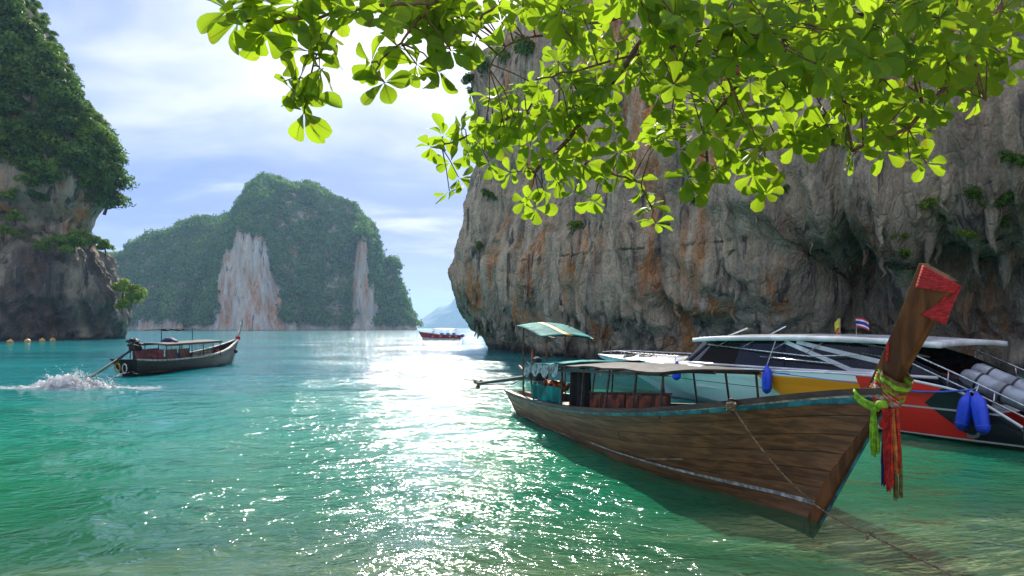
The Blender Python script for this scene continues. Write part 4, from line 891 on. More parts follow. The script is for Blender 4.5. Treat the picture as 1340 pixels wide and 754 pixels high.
def build_speedboat():
    root = empty('speedboat', FB.S, FB.rz, label='white speedboat with orange, red and black hull moored against the limestone cliff', cat='boat')
    n = 70; ts = [-.05 + 14.05 * i / n for i in range(n + 1)]; m = MB()
    for side in (-1, 1):
        rows = []
        for k in range(10):
            row = []
            for x in ts:
                bs, zs, bc, zc, zk = (SB.at(x, a) for a in ('bs', 'zs', 'bc', 'zc', 'zk'))
                if k <= 2: f = k / 2; y, z = bc * f, zk + (zc - zk) * f
                else:
                    f = (k - 2) / 7; z = zc + (zs - zc) * f; y = bc + (bs - bc) * f + .05 * math.sin(f * math.pi) * (bs > .2) + (.025 if f > .72 and x < 12.5 else 0)
                row.append(Vector((x, side * y, z)))
            rows.append(row)
        m.sheet(rows)
    m.sheet([[Vector((-.05, s_ * SB.at(-.05, a), SB.at(-.05, b))) for s_ in (-1, 1)] for a, b in (('bc', 'zc'), ('bs', 'zs'))])
    m.build('hull', hull_paint(), root, smooth=False)
    for side in (-1, 1): MB().tube([Vector((x, side * (SB.at(x, 'bs') + .012), SB.at(x, 'zs') + .01)) for x in ts], .028, 6).build('rub_rail', M['white'], root, smooth=True)
    # crowned fore deck, side decks
    rows = [[Vector((x, SB.at(x, 'bs') * f, SB.at(x, 'zs') + .02 + (.20 * min(1, (14 - x) / 2.5)) * (1 - f * f))) for f in (-1, -.75, -.4, 0, .4, .75, 1)] for x in np.linspace(7.6, 13.98, 22)]
    MB().sheet(rows).build('fore_deck', M['white'], root, smooth=True)
    MB().slab([[Vector((x, SB.at(x, 'bs') * f, .62)) for f in (-.85, 0, .85)] for x in np.linspace(.6, 8, 8)], (0, 0, -.05)).build('cockpit_floor', M['white'], root)
    dz = lambda x, v: SB.at(x, 'zs') + .02 + .20 * min(1, (14 - x) / 2.5) * (1 - (v / SB.at(x, 'bs')) ** 2)
    for x0 in (11.7, 10.85):                             # deck hatches
        q = [[Vector((x0 + .55 * a - .12 * b, .12 + .34 * b, 0)) for a in (0, .5, 1)] for b in (0, .5, 1)]
        for r_ in q:
            for p in r_: p.z = dz(p.x, p.y) + .025
        MB().slab(q, (0, 0, -.04)).build('deck_hatch', M['glass'], root, bevel=.006)
    # pulpit rail along the bow
    for side in (-1, 1):
        m = MB(); xs = np.linspace(8.6, 13.7, 16); f = lambda x: Vector((x, side * SB.at(x, 'bs') * .86, SB.at(x, 'zs') + .26 - .10 * max(0, (x - 12.6))))
        m.tube([f(x) for x in xs], .016, 6)
        for x in xs[1::3]: m.tube([f(x), Vector((x, side * SB.at(x, 'bs') * .9, SB.at(x, 'zs') + .02))], .012, 6)
        m.build('bow_rail', M['steel'], root, smooth=True)
    # cabin: raked dark windscreen and long black side glazing in white frames
    zt = 1.90; yb, yt = 1.30, 1.16
    for side in (-1, 1):
        bot = [(8.75, .92), (8.0, 1.17), (6.5, 1.32), (4.5, 1.36), (2.6, 1.34), (1.35, 1.28)]; top = [(8.0, .80), (7.4, 1.02), (6.4, 1.14), (4.5, 1.18), (3.4, 1.16), (2.9, 1.14)]
        rows = []
        for k in range(4):
            f = k / 3; rows.append([Vector((b_[0] + (t_[0] - b_[0]) * f, side * (b_[1] + (t_[1] - b_[1]) * f), 1.20 + .02 * (b_[0] > 6) + f * (zt - 1.22 - (.02 if b_[0] < 3 else 0)))) for b_, t_ in zip(bot, top)])
        g = MB().sheet(rows).build('side_glazing', M['glass'], root)
        def on(x, f):                                      # a point just outside the glazing
            bx = [b_[0] for b_ in bot][::-1]; by = np.interp(x, bx, [b_[1] for b_ in bot][::-1]); tx = [t_[0] for t_ in top][::-1]; ty = np.interp(x, tx, [t_[1] for t_ in top][::-1])
            return Vector((x, side * (by + (ty - by) * f + .018), 1.21 + f * .68))
        MB().tube([on(x, .02) for x in np.linspace(8.6, 1.4, 16)], .035, 6).build('window_sill', M['white'], g, smooth=True)
        for a, b in (((5.05, .98), (3.2, .10)), ((3.2, .10), (2.1, .05)), ((4.7, .98), (3.9, .75)), ((3.9, .75), (2.0, .25))):
            MB().bar(on(*a), on(*b), .03, .10, up=(0, side, 0) if False else (0, 0, 1)).build('window_frame', M['white'], g, bevel=.008)
        MB().bar(on(8.45, .08), on(7.55, .98), .05, .06).build('windscreen_pillar', M['metal'], g, bevel=.008)
        # hand rails and struts beside the windows
        r_ = MB(); r_.tube([on(7.6, .80) + Vector((0, side * .12, 0)), on(6.0, .66) + Vector((0, side * .14, 0)), on(4.2, .50) + Vector((0, side * .14, 0)), on(3.0, .52) + Vector((0, side * .1, .05))], .016, 6)
        r_.tube([on(5.6, .42) + Vector((0, side * .14, 0)), on(3.4, .28) + Vector((0, side * .14, 0))], .014, 6)
        for x in (7.2, 6.3, 5.3, 4.3): r_.tube([on(x, .70 - .04 * (7 - x)) + Vector((0, side * .12, 0)), on(x - .35, 1.02)], .011, 5)
        r_.build('grab_rail', M['steel'], root, smooth=True)
    MB().sheet([[Vector((8.75 + .12 * (1 - (y / .92) ** 2) - .78 * f, y * (1 - .12 * f), 1.24 + .66 * f)) for y in (-.92, -.5, 0, .5, .92)] for f in (0, .5, 1)]).build('windscreen', M['glass'], root, smooth=True)
    # long hard-top canopy with upturned front lip
    rows = [[Vector((x, y, 1.96 + .05 * (1 - (y / 1.3) ** 2) + .05 * math.exp(-((x - 4.6) / 2.2) ** 2) - .05 * max(0, (x - 7.2)) - .04 * max(0, 2.6 - x))) for y in (-1.32, -1.25, -.8, 0, .8, 1.25, 1.32)] for x in np.linspace(1.35, 8.0, 22)]
    MB().slab(rows, (0, 0, -.11)).build('hardtop', M['white'], root, smooth=True, bevel=0)
    MB().bar((7.5, -1.2, 1.98), (6.9, -1.2, 2.25), .02, .03).build('antenna_bracket', M['white'], root)
    MB().tube([Vector((7.0, 1.0, 1.99)), Vector((6.35, 1.0, 2.2))], .018, 6).build('antenna', M['white'], root)
    # stern quarter: sloping rails, dark cushions, ladder
    for side in (-1, 1):
        m = MB()
        for dz_ in (0, .2): m.tube([Vector((3.0, side * 1.26, 1.86 - dz_)), Vector((2.0, side * 1.3, 1.72 - dz_)), Vector((.9, side * 1.3, 1.25 - dz_)), Vector((-.1, side * 1.22, .78 - dz_)), Vector((-.3, side * 1.15, .5 - dz_ * .5))], .018, 6)
        for x in (2.0, 1.2, .4): m.tube([Vector((x, side * 1.3, np.interp(x, [-.1, .9, 2, 3], [.78, 1.25, 1.72, 1.86]))), Vector((x, side * 1.36, np.interp(x, SB.t, SB.zs)))], .014, 6)
        m.build('stern_rail', M['steel'], root, smooth=True)
        w_ = MB(); w_.slab([[Vector((x, side * 1.22, SB.at(x, 'zs') - .02)) for x in (.5, 1.2, 2.0, 2.9)], [Vector((x, side * 1.2, h_)) for x, h_ in zip((.5, 1.2, 2.0, 2.9), (.86, 1.22, 1.58, 1.84))]], (0, -side * .03, 0)); w_.build('quarter_wing', M['glass'], root)
    for v in (-.75, 0, .75): MB().box((1.25, v, .95), (.42, .55, .62)).build('seat', M['black'], root, bevel=.06)
    MB().box((-.42, 0, .16), (.8, 2.0, .07)).build('swim_platform', M['white'], root, bevel=.02)
    m = MB(); [m.bar((-.85, .85 + k * .32, .2), (-.85, .85 + k * .32, -.35), .03, .03) for k in (0, 1)]; [m.bar((-.85, .85, -.3 + .16 * k), (-.85, 1.17, -.3 + .16 * k), .03, .03) for k in range(3)]; m.build('boarding_ladder', M['steel'], root)
    # grey number painted near the stern
    cu = bpy.data.curves.new('number', 'FONT'); cu.body = '5'; cu.size = .62; cu.extrude = .004; tmp = bpy.data.objects.new('number', cu); COL.objects.link(tmp)
    dg = bpy.context.evaluated_depsgraph_get(); me = bpy.data.meshes.new_from_object(tmp.evaluated_get(dg)); bpy.data.objects.remove(tmp)
    o = link('hull_number', me, M['grey_tube'], root)
    b0 = Vector((.90, SB.at(.7, 'bc') + .075, .13)); ex = Vector((-1, -.06, 0)).normalized(); ez = Vector((0, .13, 1)).normalized(); ey = ez.cross(ex)
    o.matrix_local = Matrix.Translation(b0) @ Matrix((ex, ez, ex.cross(ez))).transposed().to_4x4()
    return root
build_speedboat()

def fender(p_top, ln, r_, label, tilt=(0, 0), rope_to=None, group=None):
    root = empty('fender', wb(p_top), FB.rz, label=label, cat='fender', group=group)
    d = Vector((tilt[0], tilt[1], -1)).normalized(); M3 = d.to_track_quat('Z', 'Y').to_matrix()
    prof = [(.02, 0), (.035, .01), (.04, .05), (r_ * .75, .12), (r_, .20), (r_ * 1.02, ln * .5), (r_, ln - .12), (r_ * .8, ln - .04), (r_ * .35, ln), (.02, ln + .01)]
    b = MB().lathe(prof, (0, 0, 0), 16, M3).build('fender_body', M['blue'], root, smooth=True)
    MB().lathe([(r_ * 1.01, ln * .80), (r_ * 1.045, ln * .81), (r_ * 1.045, ln * .825), (r_ * 1.01, ln * .835)], (0, 0, 0), 16, M3).build('seam_ring', M['blue'], b, smooth=True)
    if rope_to: MB().tube([Vector((0, 0, -.02)), Vector(rope_to) - Vector(p_top)], .011, 6).build('lanyard', M['ropew'], root)
fender((5.19, 1.66, 1.32), .70, .115, 'blue cylindrical fender hanging alone beside the orange hull flash', rope_to=(5.2, 1.34, 1.88))
fender((8.55, 1.38, 1.26), .55, .13, 'blue fender hanging near the windscreen foot of the white speedboat', tilt=(0, .05), rope_to=(8.5, 1.1, 1.3))
fender((.72, 1.56, 1.02), .74, .125, 'blue fender splayed forward in the pair tied at the speedboat stern', tilt=(.16, .03), rope_to=(.62, 1.40, 1.12))
fender((.58, 1.58, 1.04), .78, .125, 'blue fender splayed aft in the pair tied at the speedboat stern', tilt=(-.20, .05), rope_to=(.62, 1.40, 1.14))
def rig():
    a, b = Vector((2.35, 1.60, .98)), Vector((.65, 1.50, 1.06)); pts = [a.lerp(b, k / 10) - Vector((0, 0, .07 * math.sin(k / 10 * math.pi))) for k in range(11)]
    MB().tube([wb(p) - wb(a) for p in pts], .020, 7).build('blue_mooring_line', M['bluepaint'], None, smooth=True, label='blue mooring line stretched along the red stern of the speedboat', cat='rope').location = wb(a)
    for k, (v, dzz) in enumerate(((.95, .0), (.55, .10))):  # grey inflatable rolls on the stern
        root = empty('inflatable_roll', wb((1.0, v, 1.30 + dzz)), FB.rz, label=('upper' if k else 'lower') + ' grey inflatable roll with black straps lying on the speedboat stern', cat='inflatable roll')
        a = Vector((.15, 0, .0)); d = Vector((-1.55, .05, -.62)); pr = [a + d * f for f in (0, .03, .1, .5, .9, .97, 1)]
        MB().tube(pr, [.05, .13, .175, .18, .175, .13, .05], 16).build('roll', M['grey_tube'], root, smooth=True)
        for f in (.22, .5, .78): MB().tube([a + d * (f - .012), a + d * (f + .012)], .188, 16).build('strap', M['black'], root, smooth=True)
    # two small flags on the hard top
    for (u, cols, hgt, px) in ((4.22, None, .40, 0), (3.80, 1, .42, 0)):
        base = Vector((u, .25, 2.03)); root = empty('flag', wb(base), FB.rz, label='plain yellow flag on a short staff above the hardtop' if cols is None else 'red, white and blue striped flag on a short staff above the hardtop', cat='flag')
        MB().tube([(0, 0, 0), (0, 0, hgt)], .009, 6).build('staff', M['steel'], root)
        def fl(nm, z0, z1, mt, ln=.30, sgn=-1):
            MB().sheet([[Vector((sgn * x * ln, .03 * math.sin(x * 5 + z * 3), z - .10 * x * x)) for x in np.linspace(0, 1, 9)] for z in (z0, (z0 + z1) / 2, z1)]).build(nm, mt, root, smooth=True)
        if cols is None: fl('cloth', hgt - .22, hgt, M['flag_y'], .15, 1); fl('lower_cloth', .05, .16, M['orange'], .12, 1)
        else:
            for nm, a_, b_, mt in (('stripe', 0, 1 / 6, 'flag_r'), ('stripe', 1 / 6, 2 / 6, 'flag_w'), ('stripe', 2 / 6, 4 / 6, 'flag_b'), ('stripe', 4 / 6, 5 / 6, 'flag_w'), ('stripe', 5 / 6, 1, 'flag_r')): fl(nm, hgt - .22 + .22 * a_, hgt - .22 + .22 * b_, M[mt])
for k_, c_ in (('flag_y', (.72, .70, .05)), ('flag_r', (.6, .03, .06)), ('flag_w', (.8, .8, .8)), ('flag_b', (.03, .04, .3))): M[k_] = mat(k_, c_, .8, var=.1, transl=.3)
rig()

# ---- red speedboat out in the bay
def red_boat():
    c = G(577, 444.3); root = empty('red_speedboat', c, R(176), label='red and white speedboat with white canopy cruising in the open channel', cat='boat')
    ts = np.linspace(-4.0, 4.4, 24); bsf = lambda x: float(np.interp(x, [-4, 0, 2, 3.4, 4.4], [1.15, 1.25, 1.05, .6, .03])); zsf = lambda x: float(np.interp(x, [-4, 0, 4.4], [.85, .95, 1.5]))
    def band(f0, f1, mt, nm, out):
        m = MB()
        for s_ in (-1, 1):
            rows = []
            for f in (f0, (f0 + f1) / 2, f1):
                rows.append([Vector((x - .9 * (1 - f) * max(0, x / 4.4) ** 2, s_ * (bsf(x) * (.72 + .28 * f) + out), -.15 + (zsf(x) + .15) * f)) for x in ts])
            m.sheet(rows)
        m.build(nm, mt, root, smooth=True)
    band(0, 1, M['redhull'], 'hull', 0); band(.12, .34, M['white'], 'white_stripe', .02); band(.97, 1.03, M['cream'], 'rub_rail', .03)
    MB().sheet([[Vector((x, bsf(x) * f, zsf(x) - .02)) for f in (-.97, 0, .97)] for x in ts]).build('deck', M['white'], root)
    MB().sheet([[Vector((-4, y, z)) for y in (-.9, .9)] for z in (-.1, .8)]).build('transom', M['redhull'], root)
    MB().slab([[Vector((x, y, 2.08 + .08 * (1 - y * y) - .03 * (x - .3) ** 2 * .3)) for y in (-1.1, -.5, 0, .5, 1.1)] for x in np.linspace(-3.2, 1.6, 8)], (0, 0, -.09)).build('canopy', M['white'], root, smooth=True)
    for x in (-3, -1.5, 0, 1.4):
        for s_ in (-1, 1): MB().tube([(x, s_ * 1.0, .85), (x, s_ * 1.0, 2.02)], .03, 6).build('canopy_post', M['steel'], root)
    MB().sheet([[Vector((1.9 - .5 * f, y, 1.0 + .65 * f)) for y in (-.9, 0, .9)] for f in (0, 1)]).build('windscreen', M['glass'], root)
    for x in (-2.6, -1.4, -.2):
        for s_ in (-.5, .5): MB().box((x, s_, 1.05), (.5, .6, .5)).build('seat', M['bluepaint'], root, bevel=.05)
    for s_ in (-.55, .55): MB().box((-4.25, s_, .75), (.5, .4, .7)).build('outboard', M['bluepaint'], root, bevel=.08)
    for x in (-.9, 2.2):
        f = MB(); f.lathe([(.03, 0), (.1, .06), (.1, .5), (.03, .56)], (0, 0, 0), 10); o = f.build('fender', M['blue'], None, smooth=True, label='small blue fender hung on the side of the red speedboat', cat='fender', group='fenders of the red speedboat'); o.location = c + Matrix.Rotation(R(176), 3, 'Z') @ Vector((x, 1.32, .5))
    rd = random.Random(2); m = MB()
    for k in range(7): m.slab([[Vector((-.5 + 1.0 * rd.random(), .012, -.03)) * .2 + Vector((.0, 0, 0)), Vector((.14, .012, -.04))], [Vector((-.12, .012, .10)), Vector((.1, .012, .14))]], (0, .01, 0))
    for k, x in enumerate((-3.2, -2.0, -.2, 1.3)):
        MB().slab([[Vector((x - .22, 1.22, .52)), Vector((x + .2, 1.23, .48))], [Vector((x - .05, 1.26, .80)), Vector((x + .3, 1.25, .74))]], (0, .03, 0)).build('hull_decal', M['cream'], root)
red_boat()

# ------------------------------------------------------------------ trees and bushes on the headland and the cliff
def crown_mesh(name, seed, leaves=1100, size=.115, flat=.8, lumps=9, droop=.0):
    r_ = np.random.default_rng(seed); c = r_.normal(size=(lumps, 3)); c /= np.linalg.norm(c, axis=1)[:, None]; c *= r_.uniform(.25, .72, (lumps, 1)); c[:, 2] *= flat
    lr = r_.uniform(.30, .52, lumps); k = r_.integers(0, lumps, leaves)
    d = r_.normal(size=(leaves, 3)); d[:, 2] = d[:, 2] * .9 + .25; d /= np.linalg.norm(d, axis=1)[:, None]
    cen = c[k] + d * (lr[k] * r_.uniform(.55, 1.08, leaves))[:, None] * np.array([1, 1, .8])
    cen[:, 2] -= droop * (cen[:, 0] ** 2 + cen[:, 1] ** 2)
    nm = d + r_.normal(size=d.shape) * .6; nm /= np.linalg.norm(nm, axis=1)[:, None]
    a = np.cross(nm, r_.normal(size=d.shape)); a /= np.linalg.norm(a, axis=1)[:, None]; b = np.cross(nm, a)
    sz = size * r_.uniform(.6, 1.35, leaves)[:, None]
    q = np.stack([cen - a * sz, cen - b * sz * .5, cen + a * sz, cen + b * sz * .5], 1).reshape(-1, 3); q[:, 2] += .55
    return npmesh(name, q, np.arange(len(q)).reshape(-1, 4), smooth=False), c
def trunk_mesh(name, seed, c):
    rd = random.Random(seed); m = MB(); top = Vector((rd.uniform(-.1, .1), rd.uniform(-.1, .1), .5))
    m.tube([Vector((0, 0, -.45)), Vector((.05, .02, -.1)), Vector((.02, -.03, .2)), top], [.075, .06, .05, .035], 6)
    for k in range(min(6, len(c))):
        e = Vector(c[k]) + Vector((0, 0, .5)); m.tube([Vector((.02, -.03, .2)).lerp(top, rd.random()), top.lerp(e, .5) + Vector((0, 0, .04)), e], [.032, .022, .008], 5)
    return m.mesh(name, True)
CROWN = []
for k in range(6):
    cm, cc = crown_mesh('crown', 20 + k, 1500, .095, (.8, .7, .95, .75, 1.0, .65)[k], 8 + k % 4 * 2, .15); cm.materials.append(M['leaf_m' if k in (1, 4) else 'leaf_p' if k == 5 else 'leaf_l']); tm = trunk_mesh('trunk', k, cc); tm.materials.append(M['bark']); CROWN.append((cm, tm))
BUSH = []
for k in range(3):
    cm, cc = crown_mesh('foliage', 40 + k, 800, .12, .6, 7, .2); cm.materials.append(M['leaf_p'] if k < 2 else M['leaf_l']); tm = trunk_mesh('stem', 9 + k, cc); tm.materials.append(M['bark']); BUSH.append((cm, tm))
def plant(name, pair, loc, scale, rz, names, label, cat, group, tilt=(0, 0)):
    root = empty(name, loc, rz, label=label, cat=cat, group=group); root.scale = scale; root.rotation_euler = (tilt[0], tilt[1], rz)
    for nm, me in zip(names, pair): link(nm, me, None, root)
    return root
def headland_trees():
    rd = np.random.default_rng(5); V = LP.reshape(-1, 3); N = LN.reshape(-1, 3)
    px = CX + F * V[:, 0] / V[:, 1]; py = HZ - F * (V[:, 2] - H) / V[:, 1]
    ok = (px > -170) & (px < 215) & (V[:, 2] > 26) & (py > -45) & (V[:, 1] < 165) & (N[:, 1] < .35)
    ok &= V[:, 2] > 28 + 5.5 * np.clip((118 - px) / 118, 0, 1) + 2 * np.sin(px * .09)
    idx = np.flatnonzero(ok); taken = []; tries = 0
    order = rd.permutation(idx); order = np.concatenate([order[px[order] > -22], order[px[order] <= -22]])      # those in view first
    for i in order:
        p = V[i]
        if any(((p - q) ** 2).sum() < 1.95 ** 2 for q in taken): continue
        taken.append(p); k = int(rd.choice(6, p=(.24, .18, .2, .18, .14, .06))); s = float(np.clip(rd.gamma(7, .40), 1.5, 4.2)); ppx, ppy = CX + F * p[0] / p[1], HZ - F * (p[2] - H) / p[1]
        lim = float(np.interp(ppy, [-40, 0, 40, 75, 90, 130, 160, 200, 245, 270, 300, 330], [-5, 18, 46, 64, 88, 104, 128, 153, 182, 187, 178, 150]))
        if ppx + .75 * s * F / p[1] > lim: s = max(1.2, (lim - ppx) / (.75 * F / p[1])) if lim > ppx else 1.2
        loc = Vector(p) + Vector(N[i]) * s * .25
        plant('broadleaf_tree', CROWN[k], loc, (s * rd.uniform(.85, 1.2), s * rd.uniform(.85, 1.2), s * rd.uniform(.8, 1.15)), rd.uniform(0, 6.28), ('crown', 'trunk'),
              ('dark green leafy', 'fresh yellow-green', 'deep green spreading', 'mid-green bushy', 'light yellow-green upright', 'pale light-green')[k] + ' tree rooted on the steep headland above the yellow buoys', 'tree', 'trees covering the headland', (rd.normal() * .12 + .15, rd.normal() * .1))
        if len(taken) >= 295: break
    # bushes on the ledge, at the foot of the point and on the orange face
    for k, (px_, py_, Y, s) in enumerate(((58, 322, 122.5, 2.3), (78, 318, 123, 2.6), (98, 316, 124, 2.8), (118, 318, 125.5, 2.6), (138, 322, 127.5, 2.1), (108, 308, 126.5, 2.2), (88, 326, 122, 1.8))):
        plant('ledge_bush', BUSH[k % 2], P(px_, py_ + 6, Y), (s, s, s * .9), k * 1.3, ('foliage', 'stem'), 'pale green bush growing on the ledge above the black rock of the headland', 'bush', 'bushes on the headland ledge')
    for k, (px_, py_, Y, s) in enumerate(((160, 378, 129, 2.4), (172, 392, 130, 2.6), (160, 400, 128.5, 1.8), (178, 380, 131, 1.9))):
        plant('shore_bush', BUSH[k % 2], P(px_, py_ + 5, Y), (s, s, s), k * 2.1, ('foliage', 'stem'), 'bright green bush clinging to the end of the headland just above the water', 'bush', 'bushes at the headland tip')
    for k, (px_, py_, Y, s) in enumerate(((12, 262, 124, 2.6), (36, 244, 124, 2.8), (62, 238, 124, 2.4), (20, 290, 123, 2.4), (4, 308, 122, 2.2), (48, 262, 124, 2.0))):
        plant('hanging_bush', BUSH[k % 3], P(px_, py_, Y), (s * 1.2, s, s * .8), k * 1.7, ('foliage', 'stem'), 'pale feathery shrub hanging over the orange rock face of the headland', 'bush', 'shrubs over the orange rock face')
headland_trees()
def cliff_plants():
    V = RP.reshape(-1, 3); px = CX + F * V[:, 0] / V[:, 1]; py = HZ - F * (V[:, 2] - H) / V[:, 1]; rd = random.Random(8)
    vis = V[:, 1] < 82
    spots = [(752, 302, .9), (628, 325, .7), (640, 260, .9), (1220, 268, .7), (1236, 290, .6), (1272, 262, .7), (1268, 306, .55), (1306, 290, .5), (1330, 262, .6), (1180, 310, .45), (1090, 302, .4), (1120, 300, .4), (1178, 335, .5), (1030, 250, .4), (1080, 185, 1.4), (1060, 190, 1.2), (1322, 212, .6), (905, 268, .5), (870, 295, .4), (612, 108, 1.3), (632, 96, 1.5), (655, 82, 1.6), (600, 128, .9), (690, 70, 1.6), (720, 230, .6), (960, 330, .4)]
    for k, (x, y, s) in enumerate(spots):
        d = np.where(vis, (px - x) ** 2 + (py - y) ** 2 + V[:, 1] * 2.0, 1e9); i = int(np.argmin(d)); p = Vector(V[i]) + Vector(RN.reshape(-1, 3)[i]) * .1
        plant('rock_fern', BUSH[2] if k % 3 else BUSH[1], p, (s, s, s * .8), rd.uniform(0, 6), ('foliage', 'stem'), 'small green tuft rooted in a crack of the tall limestone cliff', 'plant', 'tufts growing on the cliff', (R(25), 0))
cliff_plants()

# ------------------------------------------------------------------ the sea almond tree overhead
def leaf_mesh(name, seed, simple=False):
    rd = random.Random(seed); rows = []; xs_ = [0, .2, .45, .7, .9, 1.0] if simple else [0, .14, .3, .5, .7, .86, .95, 1.0]
    wp = lambda x: float(np.interp(x, [0, .14, .3, .5, .7, .86, .95, 1], [.02, .07, .15, .255, .325, .31, .21, .05]))        # obovate: widest near the rounded tip
    fold = rd.uniform(.10, .22); bend = rd.uniform(-.05, .42); cup = rd.uniform(-.12, .15)
    for x in xs_:
        w_ = wp(x); zc = .03 * x - bend * x * x
        row = [Vector((x, s_ * w_, zc + abs(s_) * w_ * fold * 2 - cup * s_ * s_ * w_ + .012 * math.sin(x * 9 + s_ * 3))) for s_ in ((-1, 0, 1) if simple else (-1, -.5, 0, .5, 1))]
        rows.append(row)
    m = MB(); m.sheet(rows)
    if not simple: m.tube([Vector((-.10, 0, .0)), Vector((0, 0, .004)), Vector((.5, 0, -.002 + .015 - bend * .25)), Vector((.95, 0, .028 - bend * .9))], [.016, .014, .009, .004], 4)
    return m
def almond_tree():
    rd = random.Random(21)
    foot = Vector((7.2, 1.6, float(bed_z(np.array(7.2), np.array(1.6)))))
    root = empty('sea_almond_tree', foot, label='sea almond tree reaching bright backlit leaves over the bay', cat='tree')
    tr = [Vector((0, 0, -.4)), Vector((.02, .02, .3)), Vector((-.15, .1, 1.3)), Vector((-.3, .3, 2.4)), Vector((-.55, .6, 3.5)), Vector((-.8, .9, 4.4))]
    MB().tube(tr, [.30, .24, .20, .18, .16, .14], 12).build('trunk', M['bark'], root, smooth=True)
    fork = foot + tr[-1]
    B = [  # limbs seen in the photo: (pixel, pixel, depth)
        ([(1225, -10, 5.6), (1195, 60, 5.7), (1145, 110, 5.8), (1080, 150, 5.9), (1000, 195, 6.1)], .038, True),
        ([(985, -150, 5.6), (880, 0, 6.0), (822, 80, 6.3), (778, 138, 6.5), (738, 190, 6.7), (700, 226, 6.8)], .036, True),
        ([(778, 138, 6.5), (700, 146, 6.6), (645, 160, 6.7), (600, 184, 6.8), (572, 194, 6.8)], .017, False),
        ([(738, 190, 6.7), (790, 224, 6.7), (838, 240, 6.7), (855, 276, 6.7)], .015, False),
        ([(1000, -190, 5.2), (900, -70, 4.9), (760, -30, 4.8), (650, -12, 4.6), (560, 4, 4.4), (500, 6, 4.3), (450, 16, 4.25), (390, 27, 4.2), (320, 28, 4.2)], .015, True),
        ([(455, 18, 4.25), (432, 50, 4.25), (414, 80, 4.25), (398, 122, 4.3)], .010, False),
        ([(560, 12, 4.4), (530, 50, 4.45), (500, 80, 4.5), (490, 105, 4.5)], .010, False),
        ([(650, 8, 4.6), (610, 40, 4.7), (575, 70, 4.8), (562, 92, 4.8)], .010, False),
        ([(1120, -80, 5.8), (1050, 40, 6.0), (965, 110, 6.2), (922, 170, 6.3), (925, 232, 6.3)], .024, True),
        ([(1345, -60, 5.1), (1290, 45, 5.3), (1240, 110, 5.5), (1190, 168, 5.6), (1115, 198, 5.7)], .028, True),
        ([(1225, -10, 5.6), (1120, 20, 5.5), (1000, 35, 5.4), (880, 62, 5.3), (760, 90, 5.3), (700, 105, 5.4)], .016, False),
        ([(1240, 110, 5.5), (1270, 120, 5.4), (1290, 132, 5.3)], .010, False),
        ([(900, -70, 4.9), (820, 20, 5.2), (730, 40, 5.5), (660, 60, 5.7), (640, 90, 6.0)], .014, False)]
    nodes = []
    for pts, r_, limb in B:
        w_ = [P(*q) for q in pts]
        if limb: w_ = [fork, fork.lerp(w_[0], .5) + Vector((0, 0, .35))] + w_
        f = []
        for i in range(len(w_) - 1):
            for k in range(5): q = w_[i].lerp(w_[i + 1], k / 5); q += Vector((rd.uniform(-1, 1), rd.uniform(-1, 1), rd.uniform(-1, 1))) * .012; f.append(q)
        f.append(w_[-1]); m = len(f); rs = [(.09 if limb else r_) * (1 - i / m) + r_ * .45 * (i / m) if limb else r_ * (1 - .6 * i / m) for i in range(m)]
        if limb: rs = [max(.010, r_ * (2.4 if i < 6 else 1.25 - .8 * (i - 6) / max(1, m - 6))) for i in range(m)]
        MB().tube([q - foot for q in f], rs, 7).build('branch', M['twig'], root, smooth=True)
        nodes += f[(8 if limb else 0):]
    # leaf rosettes: traced ones on the outline, random ones inside the dense parts
    ro = [(px, py, 4.2, 1.08) for px, py in ((312, 26), (352, 14), (345, 44), (378, 26), (300, 14), (412, 42), (408, 68), (418, 88), (392, 104), (402, 128), (398, 146), (384, 120), (432, 20), (470, 12), (505, 20), (455, 6), (390, 6), (335, 4))]
    ro += [(px, py, 4.5, 1.0) for px, py in ((486, 82), (503, 108), (520, 62), (536, 34), (545, 84), (560, 46), (574, 92), (590, 66), (605, 24), (560, 12), (622, 52), (580, 14))]
    ro += [(px, py, 6.8, 1.0) for px, py in ((563, 192), (580, 178), (590, 212), (588, 250), (604, 166), (622, 148), (600, 232), (640, 214), (655, 188), (668, 226), (690, 214), (688, 262), (712, 250), (700, 272), (728, 236), (752, 252), (776, 262), (760, 230), (790, 232), (812, 226), (840, 250), (852, 270), (858, 292), (832, 236), (660, 150), (640, 128), (680, 168), (700, 130), (720, 160), (742, 184), (618, 190))]
    ro += [(px, py, 5.5, 1.0) for px, py in ((1300, 20), (1325, 40), (1335, 8), (1310, 70), (1280, 60), (1290, 100), (1320, 90))]
    ro += [(px, py, 5.9, 1.0) for px, py in ((900, 232), (925, 240), (938, 220), (985, 228), (1000, 250), (990, 200), (1040, 190), (960, 200), (1115, 205), (1130, 188), (1160, 200), (1190, 208), (1212, 214), (1175, 182), (1278, 128), (1262, 100), (1235, 140), (1210, 168), (1060, 168), (890, 196), (880, 170))]
    def inside(x, y, poly):
        c = False; j = len(poly) - 1
        for i in range(len(poly)):
            (x1, y1), (x2, y2) = poly[i], poly[j]
            if (y1 > y) != (y2 > y) and x < (x2 - x1) * (y - y1) / (y2 - y1) + x1: c = not c
            j = i
        return c
    zones = [([(600, 175), (640, 105), (700, 70), (780, 50), (870, 30), (900, 60), (900, 150), (860, 215), (780, 215), (700, 215), (640, 200)], 80, 5.9, 7.2),
             ([(510, -20), (900, -20), (880, 60), (760, 62), (720, 40), (640, 36), (600, 34), (520, 30)], 60, 4.5, 5.6),
             ([(860, -20), (1320, -20), (1300, 60), (1265, 120), (1180, 180), (1110, 170), (1040, 180), (960, 205), (900, 200), (870, 120)], 150, 5.0, 6.8),
             ([(870, -20), (1330, -20), (1300, 60), (1180, 110), (1000, 110), (880, 70)], 60, 4.2, 5.2)]
